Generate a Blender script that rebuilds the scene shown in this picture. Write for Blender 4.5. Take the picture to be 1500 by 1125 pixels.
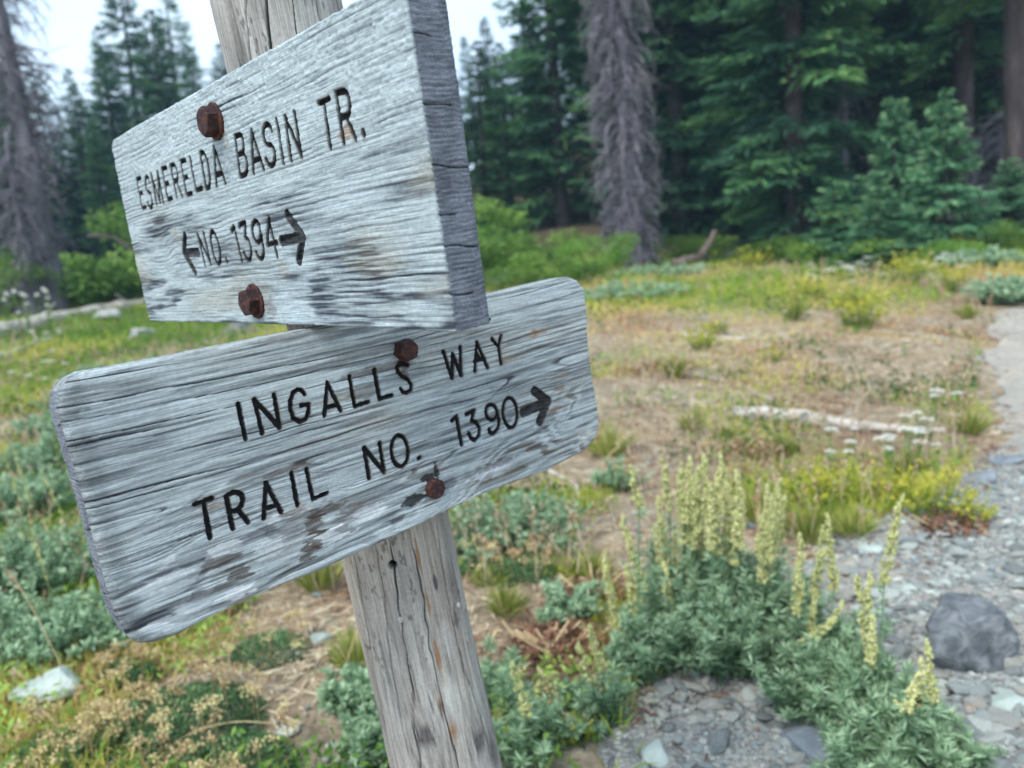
import bpy, bmesh, math, random
import numpy as np
from mathutils import Matrix, Vector

# ------------------------------------------------------------------ camera, sky, light
SC = bpy.context.scene
for _o in list(bpy.data.objects):
    bpy.data.objects.remove(_o)
COL = SC.collection
FPX = 1137.0
PITCH, ROLL = math.radians(8.0), math.radians(4.5)
CAMP = np.array([0.0, 0.0, 1.05])
_r = np.array([1.0, 0, 0]); _u = np.array([0, math.sin(PITCH), math.cos(PITCH)]); FW = np.array([0, math.cos(PITCH), -math.sin(PITCH)])
RT = math.cos(ROLL) * _r - math.sin(ROLL) * _u
UPV = math.cos(ROLL) * _u + math.sin(ROLL) * _r
cam_data = bpy.data.cameras.new('camera')
cam = bpy.data.objects.new('camera', cam_data); COL.objects.link(cam)
cam_data.sensor_width = 36.0
cam_data.lens = FPX / 1500 * 36.0
cam_data.clip_start = 0.02; cam_data.clip_end = 2000
cam_data.dof.use_dof = True
cam_data.dof.focus_distance = 0.66
cam_data.dof.aperture_fstop = 5.6
cam_data.dof.aperture_blades = 0
_m = Matrix(((RT[0], UPV[0], -FW[0], CAMP[0]), (RT[1], UPV[1], -FW[1], CAMP[1]), (RT[2], UPV[2], -FW[2], CAMP[2]), (0, 0, 0, 1)))
cam.matrix_world = _m
SC.camera = cam

SUN_EL, SUN_AZ = math.radians(52), math.radians(215)      # azimuth from +Y, clockwise
world = bpy.data.worlds.new('World'); SC.world = world; world.use_nodes = True
wn = world.node_tree; bg = wn.nodes['Background']
sky = wn.nodes.new('ShaderNodeTexSky'); sky.sky_type = 'NISHITA'; sky.sun_disc = False
sky.sun_elevation = SUN_EL; sky.sun_rotation = SUN_AZ; sky.air_density = 1.0; sky.dust_density = 2.5; sky.ozone_density = 1.0; sky.altitude = 1500
# high thin overcast: an even pale veil, slightly cloudy, over the clear sky
_tc = wn.nodes.new('ShaderNodeTexCoord'); _nz = wn.nodes.new('ShaderNodeTexNoise'); _nz.inputs['Scale'].default_value = 2.2; _nz.inputs['Detail'].default_value = 5
wn.links.new(_tc.outputs['Generated'], _nz.inputs['Vector'])
_mr = wn.nodes.new('ShaderNodeMapRange'); _mr.inputs['From Min'].default_value = 0.3; _mr.inputs['From Max'].default_value = 0.7; _mr.inputs['To Min'].default_value = 0.55; _mr.inputs['To Max'].default_value = 0.85
wn.links.new(_nz.outputs['Fac'], _mr.inputs['Value'])
_mx = wn.nodes.new('ShaderNodeMix'); _mx.data_type = 'RGBA'
wn.links.new(_mr.outputs[0], _mx.inputs[0]); wn.links.new(sky.outputs[0], _mx.inputs[6]); _mx.inputs[7].default_value = (3.5, 4.2, 4.6, 1)
wn.links.new(_mx.outputs[2], bg.inputs[0]); bg.inputs[1].default_value = 0.15
sun_d = bpy.data.lights.new('sun', 'SUN'); sun_d.energy = 1.5; sun_d.angle = math.radians(20); sun_d.color = (1.0, 0.95, 0.86)
sun = bpy.data.objects.new('sun', sun_d); COL.objects.link(sun)
_sd = Vector((math.sin(SUN_AZ) * math.cos(SUN_EL), math.cos(SUN_AZ) * math.cos(SUN_EL), math.sin(SUN_EL)))
sun.rotation_euler = _sd.to_track_quat('Z', 'Y').to_euler()
sun.location = (-3, -3, 8)
SC.view_settings.view_transform = 'Standard'; SC.view_settings.look = 'None'
SC.view_settings.exposure = 1.27; SC.view_settings.gamma = 1.0
try: SC.view_settings.use_curve_mapping = False
except Exception: pass
try:
    SC.cycles.use_denoising = True
    SC.cycles.denoiser = 'OPENIMAGEDENOISE'
    SC.cycles.max_bounces = 6; SC.cycles.diffuse_bounces = 3; SC.cycles.transmission_bounces = 3; SC.cycles.transparent_max_bounces = 6
    SC.cycles.sample_clamp_indirect = 6
except Exception: pass

# ------------------------------------------------------------------ maths helpers
rng = np.random.default_rng(11)
random.seed(5)

def hash01(ix, iy, iz, seed):
    h = (ix.astype(np.int64) * 374761393 + iy.astype(np.int64) * 668265263 + iz.astype(np.int64) * 2147483647 + seed * 974634777) & 0xFFFFFFFF
    h = ((h ^ (h >> 13)) * 1274126177) & 0xFFFFFFFF
    h = ((h ^ (h >> 16)) * 2246822519) & 0xFFFFFFFF
    return ((h ^ (h >> 15)) & 0xFFFFFF) / float(0xFFFFFF)

def noise(x, y, z=0.0, seed=0):
    """value noise, -1..1"""
    x = np.asarray(x, float); y = np.asarray(y, float) + 0 * x; z = np.asarray(z, float) + 0 * x
    ix = np.floor(x); iy = np.floor(y); iz = np.floor(z)
    fx = x - ix; fy = y - iy; fz = z - iz
    fx = fx ** 3 * (fx * (fx * 6 - 15) + 10); fy = fy ** 3 * (fy * (fy * 6 - 15) + 10); fz = fz ** 3 * (fz * (fz * 6 - 15) + 10)
    out = 0
    for a in (0, 1):
        wa = fx if a else 1 - fx
        for b in (0, 1):
            wb = fy if b else 1 - fy
            for c in (0, 1):
                wc = fz if c else 1 - fz
                out = out + wa * wb * wc * hash01(ix + a, iy + b, iz + c, seed)
    return out * 2 - 1

def fbm(x, y, z=0.0, seed=0, oct=4, gain=0.5):
    a, s, t = 1.0, 0.0, 0.0
    for k in range(oct):
        s = s + a * noise(np.asarray(x) * 2 ** k, np.asarray(y) * 2 ** k, np.asarray(z) * 2 ** k, seed + k * 17); t += a; a *= gain
    return s / t

def sstep(a, b, x):
    t = np.clip((x - a) / (b - a), 0, 1); return t * t * (3 - 2 * t)

def ground_h(x, y):
    x = np.asarray(x, float); y = np.asarray(y, float)
    near = 0.081 * (np.logaddexp(0, (y - 1.2) * 1.5) / 1.5)
    beyond = np.logaddexp(0, (y - 16.0) * 0.8) / 0.8
    side = 0.06 + 0.16 * sstep(-9, 4, x)
    h = near - 0.081 * np.logaddexp(0, (y - 45) * 0.3) / 0.3 + (side - 0.03) * (beyond - np.logaddexp(0, (y - 50) * 0.3) / 0.3)
    h = h + 0.03 * noise(x * 0.9, y * 0.9, 0, 3) + 0.015 * noise(x * 3.1, y * 3.1, 0, 4) + 0.10 * noise(x * 0.23, y * 0.23, 0, 5) * sstep(3, 8, y)
    h = h + 0.9 * noise(x * 0.06, y * 0.06, 0, 6) * sstep(18, 40, y)
    return h - 0.02

def ray(px, py):
    v = RT * (px - 750) / FPX - UPV * (py - 562.5) / FPX + FW
    return v

def at(px, py, depth):                       # point on the pixel's ray at that depth along the view axis
    return CAMP + ray(px, py) * depth

def G(px, py):                               # where the pixel's ray meets the ground
    d = ray(px, py); t = 0.5
    while t < 80:
        p = CAMP + d * t
        if p[2] < float(ground_h(p[0], p[1])): break
        t += 0.02 + t * 0.004
    return np.array([p[0], p[1], float(ground_h(p[0], p[1]))])

def on_ground(px, d):                        # ground point at distance d (metres along +Y) in the direction of image column px
    hy = 402 - (px - 750) * math.tan(ROLL)
    v = ray(px, hy); x = v[0] / v[1] * d
    return np.array([x, d, float(ground_h(x, d))])

def size(px, depth): return px * depth / FPX

# ------------------------------------------------------------------ object helpers
def set_props(o, label=None, cat=None, group=None, kind=None):
    if label: o['label'] = label
    if cat: o['category'] = cat
    if group: o['group'] = group
    if kind: o['kind'] = kind
    return o

def mesh_np(name, V, F, mat=None, attrs=None, smooth=True):
    """V (n,3); F: array (m,3) or (m,4) or list of such"""
    V = np.asarray(V, np.float32); Fs = F if isinstance(F, list) else [F]
    Fs = [np.asarray(f, np.int32) for f in Fs if len(f)]
    me = bpy.data.meshes.new(name)
    me.vertices.add(len(V)); me.vertices.foreach_set('co', V.ravel())
    idx = np.concatenate([f.ravel() for f in Fs]); tot = np.concatenate([np.full(len(f), f.shape[1], np.int32) for f in Fs])
    st = np.concatenate([[0], np.cumsum(tot)[:-1]]).astype(np.int32)
    me.loops.add(len(idx)); me.loops.foreach_set('vertex_index', idx)
    me.polygons.add(len(tot)); me.polygons.foreach_set('loop_start', st); me.polygons.foreach_set('loop_total', tot)
    me.polygons.foreach_set('use_smooth', np.full(len(tot), smooth))
    me.update(calc_edges=True)
    for k, a in (attrs or {}).items():
        a = np.asarray(a, np.float32)
        if a.ndim == 1:
            at_ = me.attributes.new(k, 'FLOAT', 'POINT'); at_.data.foreach_set('value', a)
        else:
            at_ = me.attributes.new(k, 'FLOAT_COLOR', 'POINT')
            c = np.ones((len(a), 4), np.float32); c[:, :3] = a; at_.data.foreach_set('color', c.ravel())
    if mat: me.materials.append(mat)
    me.validate()
    return me

def link(name, me, parent=None, loc=None, **kw):
    o = bpy.data.objects.new(name, me); COL.objects.link(o)
    if parent: o.parent = parent
    if loc is not None: o.location = tuple(float(c) for c in loc)
    return set_props(o, **kw)

def empty(name, loc, rz=0.0, sc=1.0, tilt=(0, 0), **kw):
    o = bpy.data.objects.new(name, None); COL.objects.link(o); o.empty_display_size = 0.1
    o.location = tuple(float(c) for c in loc); o.rotation_euler = (tilt[0], tilt[1], rz); o.scale = (sc, sc, sc) if np.isscalar(sc) else sc
    return set_props(o, **kw)

def copy_tree(src, loc, rz=0.0, sc=1.0, tilt=(0, 0), label=None, group=None):
    r = src.copy(); COL.objects.link(r)
    r.location = tuple(float(c) for c in loc); r.rotation_euler = (tilt[0], tilt[1], rz); r.scale = (sc, sc, sc) if np.isscalar(sc) else sc
    if label: r['label'] = label
    if group: r['group'] = group
    elif 'group' in r.keys() and group == '': del r['group']
    for ch in list(src.children):
        c = ch.copy(); COL.objects.link(c); c.parent = r
        for g in ch.children:
            d = g.copy(); COL.objects.link(d); d.parent = c
    return r

class Geo:
    """collects vertices / faces / a tint value per vertex"""
    def __init__(s): s.V = []; s.T = []; s.Q = []; s.A = []; s.n = 0
    def add(s, V, T=None, Q=None, tint=0.5):
        V = np.asarray(V, float)
        if T is not None and len(T): s.T.append(np.asarray(T) + s.n)
        if Q is not None and len(Q): s.Q.append(np.asarray(Q) + s.n)
        s.V.append(V); s.A.append(np.full(len(V), tint) if np.isscalar(tint) else np.asarray(tint)); s.n += len(V)
    def tube(s, P, R, k=5, tint=0.5, cap=True):
        P = np.asarray(P, float); R = np.broadcast_to(np.asarray(R, float), (len(P),))
        D = np.gradient(P, axis=0); D /= np.linalg.norm(D, axis=1)[:, None] + 1e-9
        ref = np.array([0.31, 0.17, 0.93]) if abs(D[0][2]) < 0.8 else np.array([0.94, 0.3, 0.1])
        A = np.cross(D, ref); A /= np.linalg.norm(A, axis=1)[:, None] + 1e-9; B = np.cross(D, A)
        th = np.arange(k) * 2 * math.pi / k
        V = P[:, None] + R[:, None, None] * (A[:, None] * np.cos(th)[None, :, None] + B[:, None] * np.sin(th)[None, :, None])
        n = len(P); i = np.arange(n - 1)[:, None] * k; j = np.arange(k)[None]; j2 = (j + 1) % k
        Q = np.stack([i + j, i + j2, i + k + j2, i + k + j], -1).reshape(-1, 4)
        T = []
        if cap:
            T = [[(n - 1) * k, (n - 1) * k + a, (n - 1) * k + a + 1] for a in range(1, k - 1)] + [[0, a + 1, a] for a in range(1, k - 1)]
        s.add(V.reshape(-1, 3), T, Q, tint)
    def mesh(s, name, mat, smooth=False, attr='tint'):
        F = []
        if s.T: F.append(np.concatenate(s.T))
        if s.Q: F.append(np.concatenate(s.Q))
        return mesh_np(name, np.concatenate(s.V), F, mat, {attr: np.concatenate(s.A)}, smooth)

def unit(v):
    return v / (np.linalg.norm(v, axis=-1, keepdims=True) + 1e-9)

def blades(geo, base, direc, length, width, tint, bend=0.0, face=None):
    """many pointed leaves at once: base (n,3), direc (n,3) unit, length (n), width (n), tint (n); 4 verts, 2 quads-ish (kite with tip)"""
    n = len(base); length = np.broadcast_to(length, (n,))[:, None]; width = np.broadcast_to(width, (n,))[:, None]
    if face is None:
        face = rng.normal(size=(n, 3))
    side = unit(np.cross(direc, face)); 
    down = np.array([0, 0, -1.0])
    b = np.broadcast_to(bend, (n,))[:, None]
    mid = base + direc * length * 0.5 + down * b * length * 0.2
    tip = base + direc * length + down * b * length
    V = np.stack([base, mid + side * width * 0.5, tip, mid - side * width * 0.5], 1).reshape(-1, 3)
    i = np.arange(n)[:, None] * 4
    T = np.concatenate([i + [0, 1, 3], i + [1, 2, 3]], 0)
    geo.add(V, T=T, tint=np.repeat(np.broadcast_to(tint, (n,)), 4))

# ------------------------------------------------------------------ materials
def new_mat(name):
    m = bpy.data.materials.new(name); m.use_nodes = True
    nt = m.node_tree; b = nt.nodes['Principled BSDF']
    return m, nt, b

def ramp(nt, fac, stops, interp='LINEAR'):
    r = nt.nodes.new('ShaderNodeValToRGB'); r.color_ramp.interpolation = interp
    els = r.color_ramp.elements
    while len(els) > 1: els.remove(els[-1])
    els[0].position = stops[0][0]; els[0].color = (*stops[0][1], 1)
    for p, c in stops[1:]:
        e = els.new(p); e.color = (*c, 1)
    nt.links.new(fac, r.inputs[0]); return r.outputs[0]

def tex_noise(nt, scale, detail=4, rough=0.55, coord='Object', stretch=None, dist=0.0):
    tc = nt.nodes.new('ShaderNodeTexCoord'); out = tc.outputs[coord]
    if stretch:
        mp = nt.nodes.new('ShaderNodeMapping'); mp.inputs['Scale'].default_value = stretch
        nt.links.new(out, mp.inputs[0]); out = mp.outputs[0]
    n = nt.nodes.new('ShaderNodeTexNoise'); n.inputs['Scale'].default_value = scale; n.inputs['Detail'].default_value = detail
    n.inputs['Roughness'].default_value = rough; n.inputs['Distortion'].default_value = dist
    nt.links.new(out, n.inputs['Vector']); return n.outputs['Fac']

def mixc(nt, a, b, fac, mode='MIX'):
    m = nt.nodes.new('ShaderNodeMix'); m.data_type = 'RGBA'; m.blend_type = mode
    for s, v in ((m.inputs['A'], a), (m.inputs['B'], b), (m.inputs['Factor'], fac)):
        if s.type == 'VALUE' or not hasattr(v, 'is_output'):
            pass
    def put(sock, v):
        if hasattr(v, 'is_output'): nt.links.new(v, sock)
        else: sock.default_value = v if not isinstance(v, tuple) else (*v, 1)
    put([i for i in m.inputs if i.name == 'A' and i.type == 'RGBA'][0], a)
    put([i for i in m.inputs if i.name == 'B' and i.type == 'RGBA'][0], b)
    put([i for i in m.inputs if i.name == 'Factor' and i.type == 'VALUE'][0], fac)
    return [o for o in m.outputs if o.type == 'RGBA'][0]

def bump(nt, b, h, strength, dist):
    bp = nt.nodes.new('ShaderNodeBump'); bp.inputs['Strength'].default_value = strength; bp.inputs['Distance'].default_value = dist
    nt.links.new(h, bp.inputs['Height']); nt.links.new(bp.outputs[0], b.inputs['Normal'])

def attr(nt, name, what='Fac'):
    a = nt.nodes.new('ShaderNodeAttribute'); a.attribute_name = name; return a.outputs[what]

def leaf_mat(name, stops, transl=0.3, rough=0.6, objvar=0.0):
    m, nt, b = new_mat(name)
    c = ramp(nt, attr(nt, 'tint'), stops)
    if objvar:
        oi = nt.nodes.new('ShaderNodeObjectInfo')
        hs = nt.nodes.new('ShaderNodeHueSaturation'); nt.links.new(c, hs.inputs['Color'])
        mr = nt.nodes.new('ShaderNodeMapRange'); mr.inputs['To Min'].default_value = 1 - objvar; mr.inputs['To Max'].default_value = 1 + objvar
        nt.links.new(oi.outputs['Random'], mr.inputs['Value']); nt.links.new(mr.outputs[0], hs.inputs['Value'])
        c = hs.outputs[0]
    nt.links.new(c, b.inputs['Base Color']); b.inputs['Roughness'].default_value = rough
    b.inputs['Specular IOR Level'].default_value = 0.25
    t = nt.nodes.new('ShaderNodeBsdfTranslucent'); nt.links.new(c, t.inputs[0])
    mx = nt.nodes.new('ShaderNodeMixShader'); mx.inputs[0].default_value = transl
    nt.links.new(b.outputs[0], mx.inputs[1]); nt.links.new(t.outputs[0], mx.inputs[2])
    nt.links.new(mx.outputs[0], nt.nodes['Material Output'].inputs[0])
    return m

def wood_mat(name, stretch):
    """weathered wood: base colour per vertex from the ring model, fibre-scale grain and relief from noise"""
    m, nt, b = new_mat(name)
    fib = tex_noise(nt, 1.0, 5, 0.65, stretch=stretch)
    fib2 = tex_noise(nt, 260.0, 3, 0.6)
    f = ramp(nt, fib, [(0.32, (0.5, 0.5, 0.52)), (0.5, (0.98, 0.98, 0.98)), (0.68, (1.22, 1.22, 1.21))])
    c = mixc(nt, attr(nt, 'wood', 'Color'), f, 0.85, 'MULTIPLY')
    f2 = ramp(nt, fib2, [(0.35, (0.85, 0.85, 0.86)), (0.65, (1.1, 1.1, 1.1))])
    c = mixc(nt, c, f2, 0.7, 'MULTIPLY')
    nt.links.new(c, b.inputs['Base Color']); b.inputs['Roughness'].default_value = 0.85; b.inputs['Specular IOR Level'].default_value = 0.2
    bump(nt, b, fib, 0.55, 0.0012)
    return m
BOARD_MAT = wood_mat('weathered_board', (30, 900, 500))
POST_MAT = wood_mat('weathered_post', (900, 900, 22))

def simple_mat(name, stops, scale=30, rough=0.85, detail=5, bmp=0.4, bdist=0.01, stretch=None, objvar=0.0, dist=0.0):
    m, nt, b = new_mat(name)
    n = tex_noise(nt, scale, detail, 0.6, stretch=stretch, dist=dist)
    c = ramp(nt, n, stops)
    if objvar:
        oi = nt.nodes.new('ShaderNodeObjectInfo')
        hs = nt.nodes.new('ShaderNodeHueSaturation'); nt.links.new(c, hs.inputs['Color'])
        mr = nt.nodes.new('ShaderNodeMapRange'); mr.inputs['To Min'].default_value = 1 - objvar; mr.inputs['To Max'].default_value = 1 + objvar
        nt.links.new(oi.outputs['Random'], mr.inputs['Value']); nt.links.new(mr.outputs[0], hs.inputs['Value'])
        c = hs.outputs[0]
    nt.links.new(c, b.inputs['Base Color']); b.inputs['Roughness'].default_value = rough; b.inputs['Specular IOR Level'].default_value = 0.25
    bump(nt, b, n, bmp, bdist)
    return m

RUST = simple_mat('rusty_iron', [(0.3, (0.014, 0.010, 0.014)), (0.46, (0.036, 0.018, 0.020)), (0.60, (0.075, 0.030, 0.022)), (0.72, (0.15, 0.055, 0.03)), (0.82, (0.24, 0.15, 0.11))], 190, 0.75, 6, 0.7, 0.0015)
SCREW = simple_mat('screw_steel', [(0.3, (0.3, 0.3, 0.3)), (0.7, (0.6, 0.6, 0.58))], 400, 0.4, 2, 0.1, 0.0005)
BARK = simple_mat('conifer_bark', [(0.3, (0.03, 0.024, 0.026)), (0.6, (0.08, 0.065, 0.065)), (0.8, (0.14, 0.12, 0.12))], 9, 0.95, 5, 0.8, 0.03, (1, 1, 0.25))
DEADW = simple_mat('dead_wood', [(0.3, (0.085, 0.08, 0.10)), (0.6, (0.20, 0.19, 0.22)), (0.85, (0.34, 0.33, 0.36))], 8, 0.95, 5, 0.6, 0.02, (1, 1, 0.3))
REDLOG = simple_mat('reddish_log_wood', [(0.3, (0.07, 0.055, 0.045)), (0.6, (0.15, 0.12, 0.105)), (0.85, (0.25, 0.21, 0.19))], 10, 0.95, 5, 0.6, 0.02, (1, 1, 0.3))
LOGW = simple_mat('silver_log_wood', [(0.3, (0.20, 0.18, 0.165)), (0.55, (0.46, 0.43, 0.39)), (0.8, (0.62, 0.59, 0.55))], 14, 0.9, 5, 0.6, 0.01, (0.25, 1, 1))
STALK = simple_mat('dry_stalk', [(0.3, (0.42, 0.30, 0.16)), (0.7, (0.62, 0.50, 0.32))], 40, 0.8, 3, 0.1, 0.001)
GSTEM = simple_mat('green_stem', [(0.3, (0.12, 0.16, 0.07)), (0.7, (0.22, 0.26, 0.12))], 40, 0.7, 3, 0.1, 0.001)
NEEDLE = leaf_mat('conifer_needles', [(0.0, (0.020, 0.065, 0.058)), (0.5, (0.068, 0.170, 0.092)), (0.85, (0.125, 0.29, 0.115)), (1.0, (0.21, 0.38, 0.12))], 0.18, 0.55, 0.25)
YNEEDLE = leaf_mat('young_fir_needles', [(0.0, (0.05, 0.15, 0.085)), (0.6, (0.12, 0.29, 0.155)), (1.0, (0.26, 0.44, 0.22))], 0.2, 0.55, 0.1)
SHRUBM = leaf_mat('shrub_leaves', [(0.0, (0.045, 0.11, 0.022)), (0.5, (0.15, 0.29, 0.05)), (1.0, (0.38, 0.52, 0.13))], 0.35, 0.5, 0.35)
SAGE = leaf_mat('sage_leaves', [(0.0, (0.045, 0.09, 0.045)), (0.5, (0.165, 0.285, 0.16)), (1.0, (0.44, 0.60, 0.39))], 0.25, 0.7, 0.08)  # dark low leaves: older growth, and shade between leaves put in the colour
SPIKE = leaf_mat('sagewort_flower', [(0.0, (0.30, 0.34, 0.12)), (0.5, (0.56, 0.58, 0.26)), (1.0, (0.78, 0.77, 0.42))], 0.25, 0.7)
GRASS = leaf_mat('meadow_blades', [(0.0, (0.11, 0.23, 0.025)), (0.25, (0.28, 0.42, 0.05)), (0.5, (0.58, 0.56, 0.09)), (0.70, (0.68, 0.55, 0.24)), (0.9, (0.66, 0.46, 0.27)), (1.0, (0.40, 0.19, 0.12))], 0.35, 0.6)
TUFTM = leaf_mat('tuft_blades', [(0.0, (0.08, 0.14, 0.02)), (0.4, (0.20, 0.28, 0.045)), (0.7, (0.42, 0.42, 0.12)), (1.0, (0.66, 0.54, 0.26))], 0.4, 0.5, 0.15)
YELLOWG = leaf_mat('yellow_leaves', [(0.0, (0.09, 0.15, 0.03)), (0.35, (0.24, 0.32, 0.05)), (0.7, (0.46, 0.50, 0.07)), (1.0, (0.70, 0.60, 0.10))], 0.4, 0.5)
MATL = leaf_mat('mat_leaves', [(0.0, (0.05, 0.12, 0.05)), (0.5, (0.12, 0.23, 0.10)), (1.0, (0.25, 0.36, 0.16))], 0.3, 0.6)
SEEDM = leaf_mat('seed_clusters', [(0.0, (0.36, 0.23, 0.12)), (0.5, (0.62, 0.47, 0.27)), (1.0, (0.78, 0.70, 0.36))], 0.3, 0.8)
REDM = leaf_mat('red_dry_leaves', [(0.0, (0.13, 0.06, 0.045)), (0.4, (0.27, 0.13, 0.085)), (0.7, (0.46, 0.32, 0.20)), (1.0, (0.66, 0.58, 0.44))], 0.3, 0.8)
WHITEP = leaf_mat('white_petals', [(0.0, (0.86, 0.87, 0.83)), (1.0, (0.93, 0.93, 0.91))], 0.45, 0.7)

def ground_mat():
    m, nt, b = new_mat('meadow_soil')
    big = tex_noise(nt, 1.4, 6, 0.65); mid = tex_noise(nt, 11, 8, 0.72); fine = tex_noise(nt, 75, 5, 0.7)
    c1 = ramp(nt, mid, [(0.3, (0.14, 0.11, 0.08)), (0.43, (0.27, 0.225, 0.165)), (0.58, (0.45, 0.39, 0.30)), (0.72, (0.62, 0.56, 0.47))])
    c2 = ramp(nt, mid, [(0.3, (0.15, 0.10, 0.065)), (0.5, (0.34, 0.255, 0.17)), (0.72, (0.55, 0.46, 0.32))])
    f = ramp(nt, big, [(0.42, (0, 0, 0)), (0.6, (1, 1, 1))])
    c = mixc(nt, c1, c2, f)
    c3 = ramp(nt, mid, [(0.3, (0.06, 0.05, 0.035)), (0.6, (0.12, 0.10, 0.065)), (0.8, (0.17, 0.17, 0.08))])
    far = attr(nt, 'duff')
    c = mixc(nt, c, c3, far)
    s = ramp(nt, fine, [(0.3, (0.55, 0.55, 0.55)), (0.6, (1.15, 1.15, 1.15))])
    c = mixc(nt, c, s, 0.8, 'MULTIPLY')
    nt.links.new(c, b.inputs['Base Color']); b.inputs['Roughness'].default_value = 0.95; b.inputs['Specular IOR Level'].default_value = 0.15
    bump(nt, b, fine, 0.8, 0.02); return m

def gravel_mat(name='trail_gravel', tone=1.0):
    m, nt, b = new_mat(name)
    tc = nt.nodes.new('ShaderNodeTexCoord')
    v = nt.nodes.new('ShaderNodeTexVoronoi'); v.inputs['Scale'].default_value = 70; nt.links.new(tc.outputs['Object'], v.inputs['Vector'])
    v2 = nt.nodes.new('ShaderNodeTexVoronoi'); v2.inputs['Scale'].default_value = 70; v2.feature = 'DISTANCE_TO_EDGE'; nt.links.new(tc.outputs['Object'], v2.inputs['Vector'])
    sep = nt.nodes.new('ShaderNodeSeparateColor'); nt.links.new(v.outputs['Color'], sep.inputs[0])
    c = ramp(nt, sep.outputs[0], [(0.0, (0.12, 0.13, 0.14)), (0.35, (0.25, 0.27, 0.275)), (0.6, (0.36, 0.37, 0.36)), (0.8, (0.44, 0.40, 0.35)), (0.95, (0.55, 0.58, 0.56))])
    e = ramp(nt, v2.outputs['Distance'], [(0.0, (0.45, 0.43, 0.42)), (0.12, (1, 1, 1))])
    c = mixc(nt, c, e, 1.0, 'MULTIPLY')
    c = mixc(nt, c, mixc(nt, (0.56, 0.51, 0.44), ramp(nt, tex_noise(nt, 60, 5, 0.7), [(0.3, (0.6,) * 3), (0.7, (1.2,) * 3)]), 1.0, 'MULTIPLY'), mixc(nt, (0.0, 0.0, 0.0), ramp(nt, tex_noise(nt, 5, 5, 0.7), [(0.35, (0.35,) * 3), (0.6, (1.0,) * 3)]), attr(nt, 'dust')))
    big = tex_noise(nt, 3, 5, 0.6); c = mixc(nt, c, (0.36, 0.34, 0.31), ramp(nt, big, [(0.4, (0.1,) * 3), (0.65, (0.8,) * 3)]))
    nt.links.new(c, b.inputs['Base Color']); b.inputs['Roughness'].default_value = 0.9; b.inputs['Specular IOR Level'].default_value = 0.2
    bump(nt, b, v2.outputs['Distance'], 0.8, 0.02); return m

# ------------------------------------------------------------------ the ground
def grid(x0, x1, nx, y0, y1, ny, fx=None, fy=None):
    X, Y = np.meshgrid(fx if fx is not None else np.linspace(x0, x1, nx), fy if fy is not None else np.linspace(y0, y1, ny))
    ny, nx = X.shape
    i = np.arange(ny - 1)[:, None] * nx + np.arange(nx - 1)[None]
    return X.ravel(), Y.ravel(), np.stack([i, i + 1, i + nx + 1, i + nx], -1).reshape(-1, 4)

_fx = np.concatenate([-np.geomspace(120, 6, 34), np.linspace(-5.9, 5.9, 190), np.geomspace(6, 120, 34)])
_fy = np.concatenate([-np.geomspace(40, 1.6, 16), np.linspace(-1.5, 12, 230), np.geomspace(12.1, 120, 70)])
X, Y, Q = grid(0, 0, 0, 0, 0, 0, _fx, _fy)
Z = ground_h(X, Y)
near = sstep(14, 9, Y)
Z = Z + 0.006 * noise(X * 14, Y * 14, 0, 9) * near
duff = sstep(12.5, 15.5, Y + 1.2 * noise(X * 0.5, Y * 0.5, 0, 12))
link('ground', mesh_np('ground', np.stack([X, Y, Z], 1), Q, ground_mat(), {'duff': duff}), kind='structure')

# the trail: a gravel sheet whose left edge was read off the photo, following the ground 4 mm above it
edge_px = [(1475, 452), (1452, 500), (1440, 560), (1447, 640), (1400, 715), (1225, 800), (1120, 900), (960, 1000), (880, 1125), (850, 1300)]
edge = np.array([G(*p)[:2] for p in edge_px])
tt = np.linspace(0, len(edge) - 1, 160); ex = np.interp(tt, np.arange(len(edge)), edge[:, 0]); ey = np.interp(tt, np.arange(len(edge)), edge[:, 1])
_ex2 = np.concatenate([np.full(8, ex[0]), ex, np.full(8, ex[-1])]); _k = np.hanning(9); _k /= _k.sum()
ex = np.convolve(np.concatenate([np.full(4, ex[0]), ex, np.full(4, ex[-1])]), _k, 'valid'); ey = np.convolve(np.concatenate([np.full(4, ey[0]), ey, np.full(4, ey[-1])]), _k, 'valid')
EDGEX, EDGEY = ex, ey
def trail_left(y):                           # x of the trail's left edge at distance y
    return np.interp(y, EDGEY[::-1], EDGEX[::-1])
wj = 0.09 * noise(ey * 2.2, ey * 0 + 2, 0, 21) + 0.05 * noise(ey * 9, ey * 0 + 2, 0, 22)
wid = np.interp(ey, [0, 2, 4, 8, 12], [2.6, 2.0, 1.2, 0.9, 0.9])
S = np.linspace(0, 1, 60)
TX = ex[:, None] + wj[:, None] + S[None] * wid[:, None]; TY = np.repeat(ey[:, None], 60, 1)
TZ = ground_h(TX, TY) + 0.004 + 0.006 * noise(TX * 14, TY * 14, 0, 9) + 0.004 * sstep(0, 0.1, S)[None] 
i = np.arange(159)[:, None] * 60 + np.arange(59)[None]
link('trail', mesh_np('trail', np.stack([TX, TY, TZ], -1).reshape(-1, 3), np.stack([i, i + 60, i + 61, i + 1], -1).reshape(-1, 4), gravel_mat(), {'dust': sstep(2.6, 4.0, TY).ravel()}), kind='structure')

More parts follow.
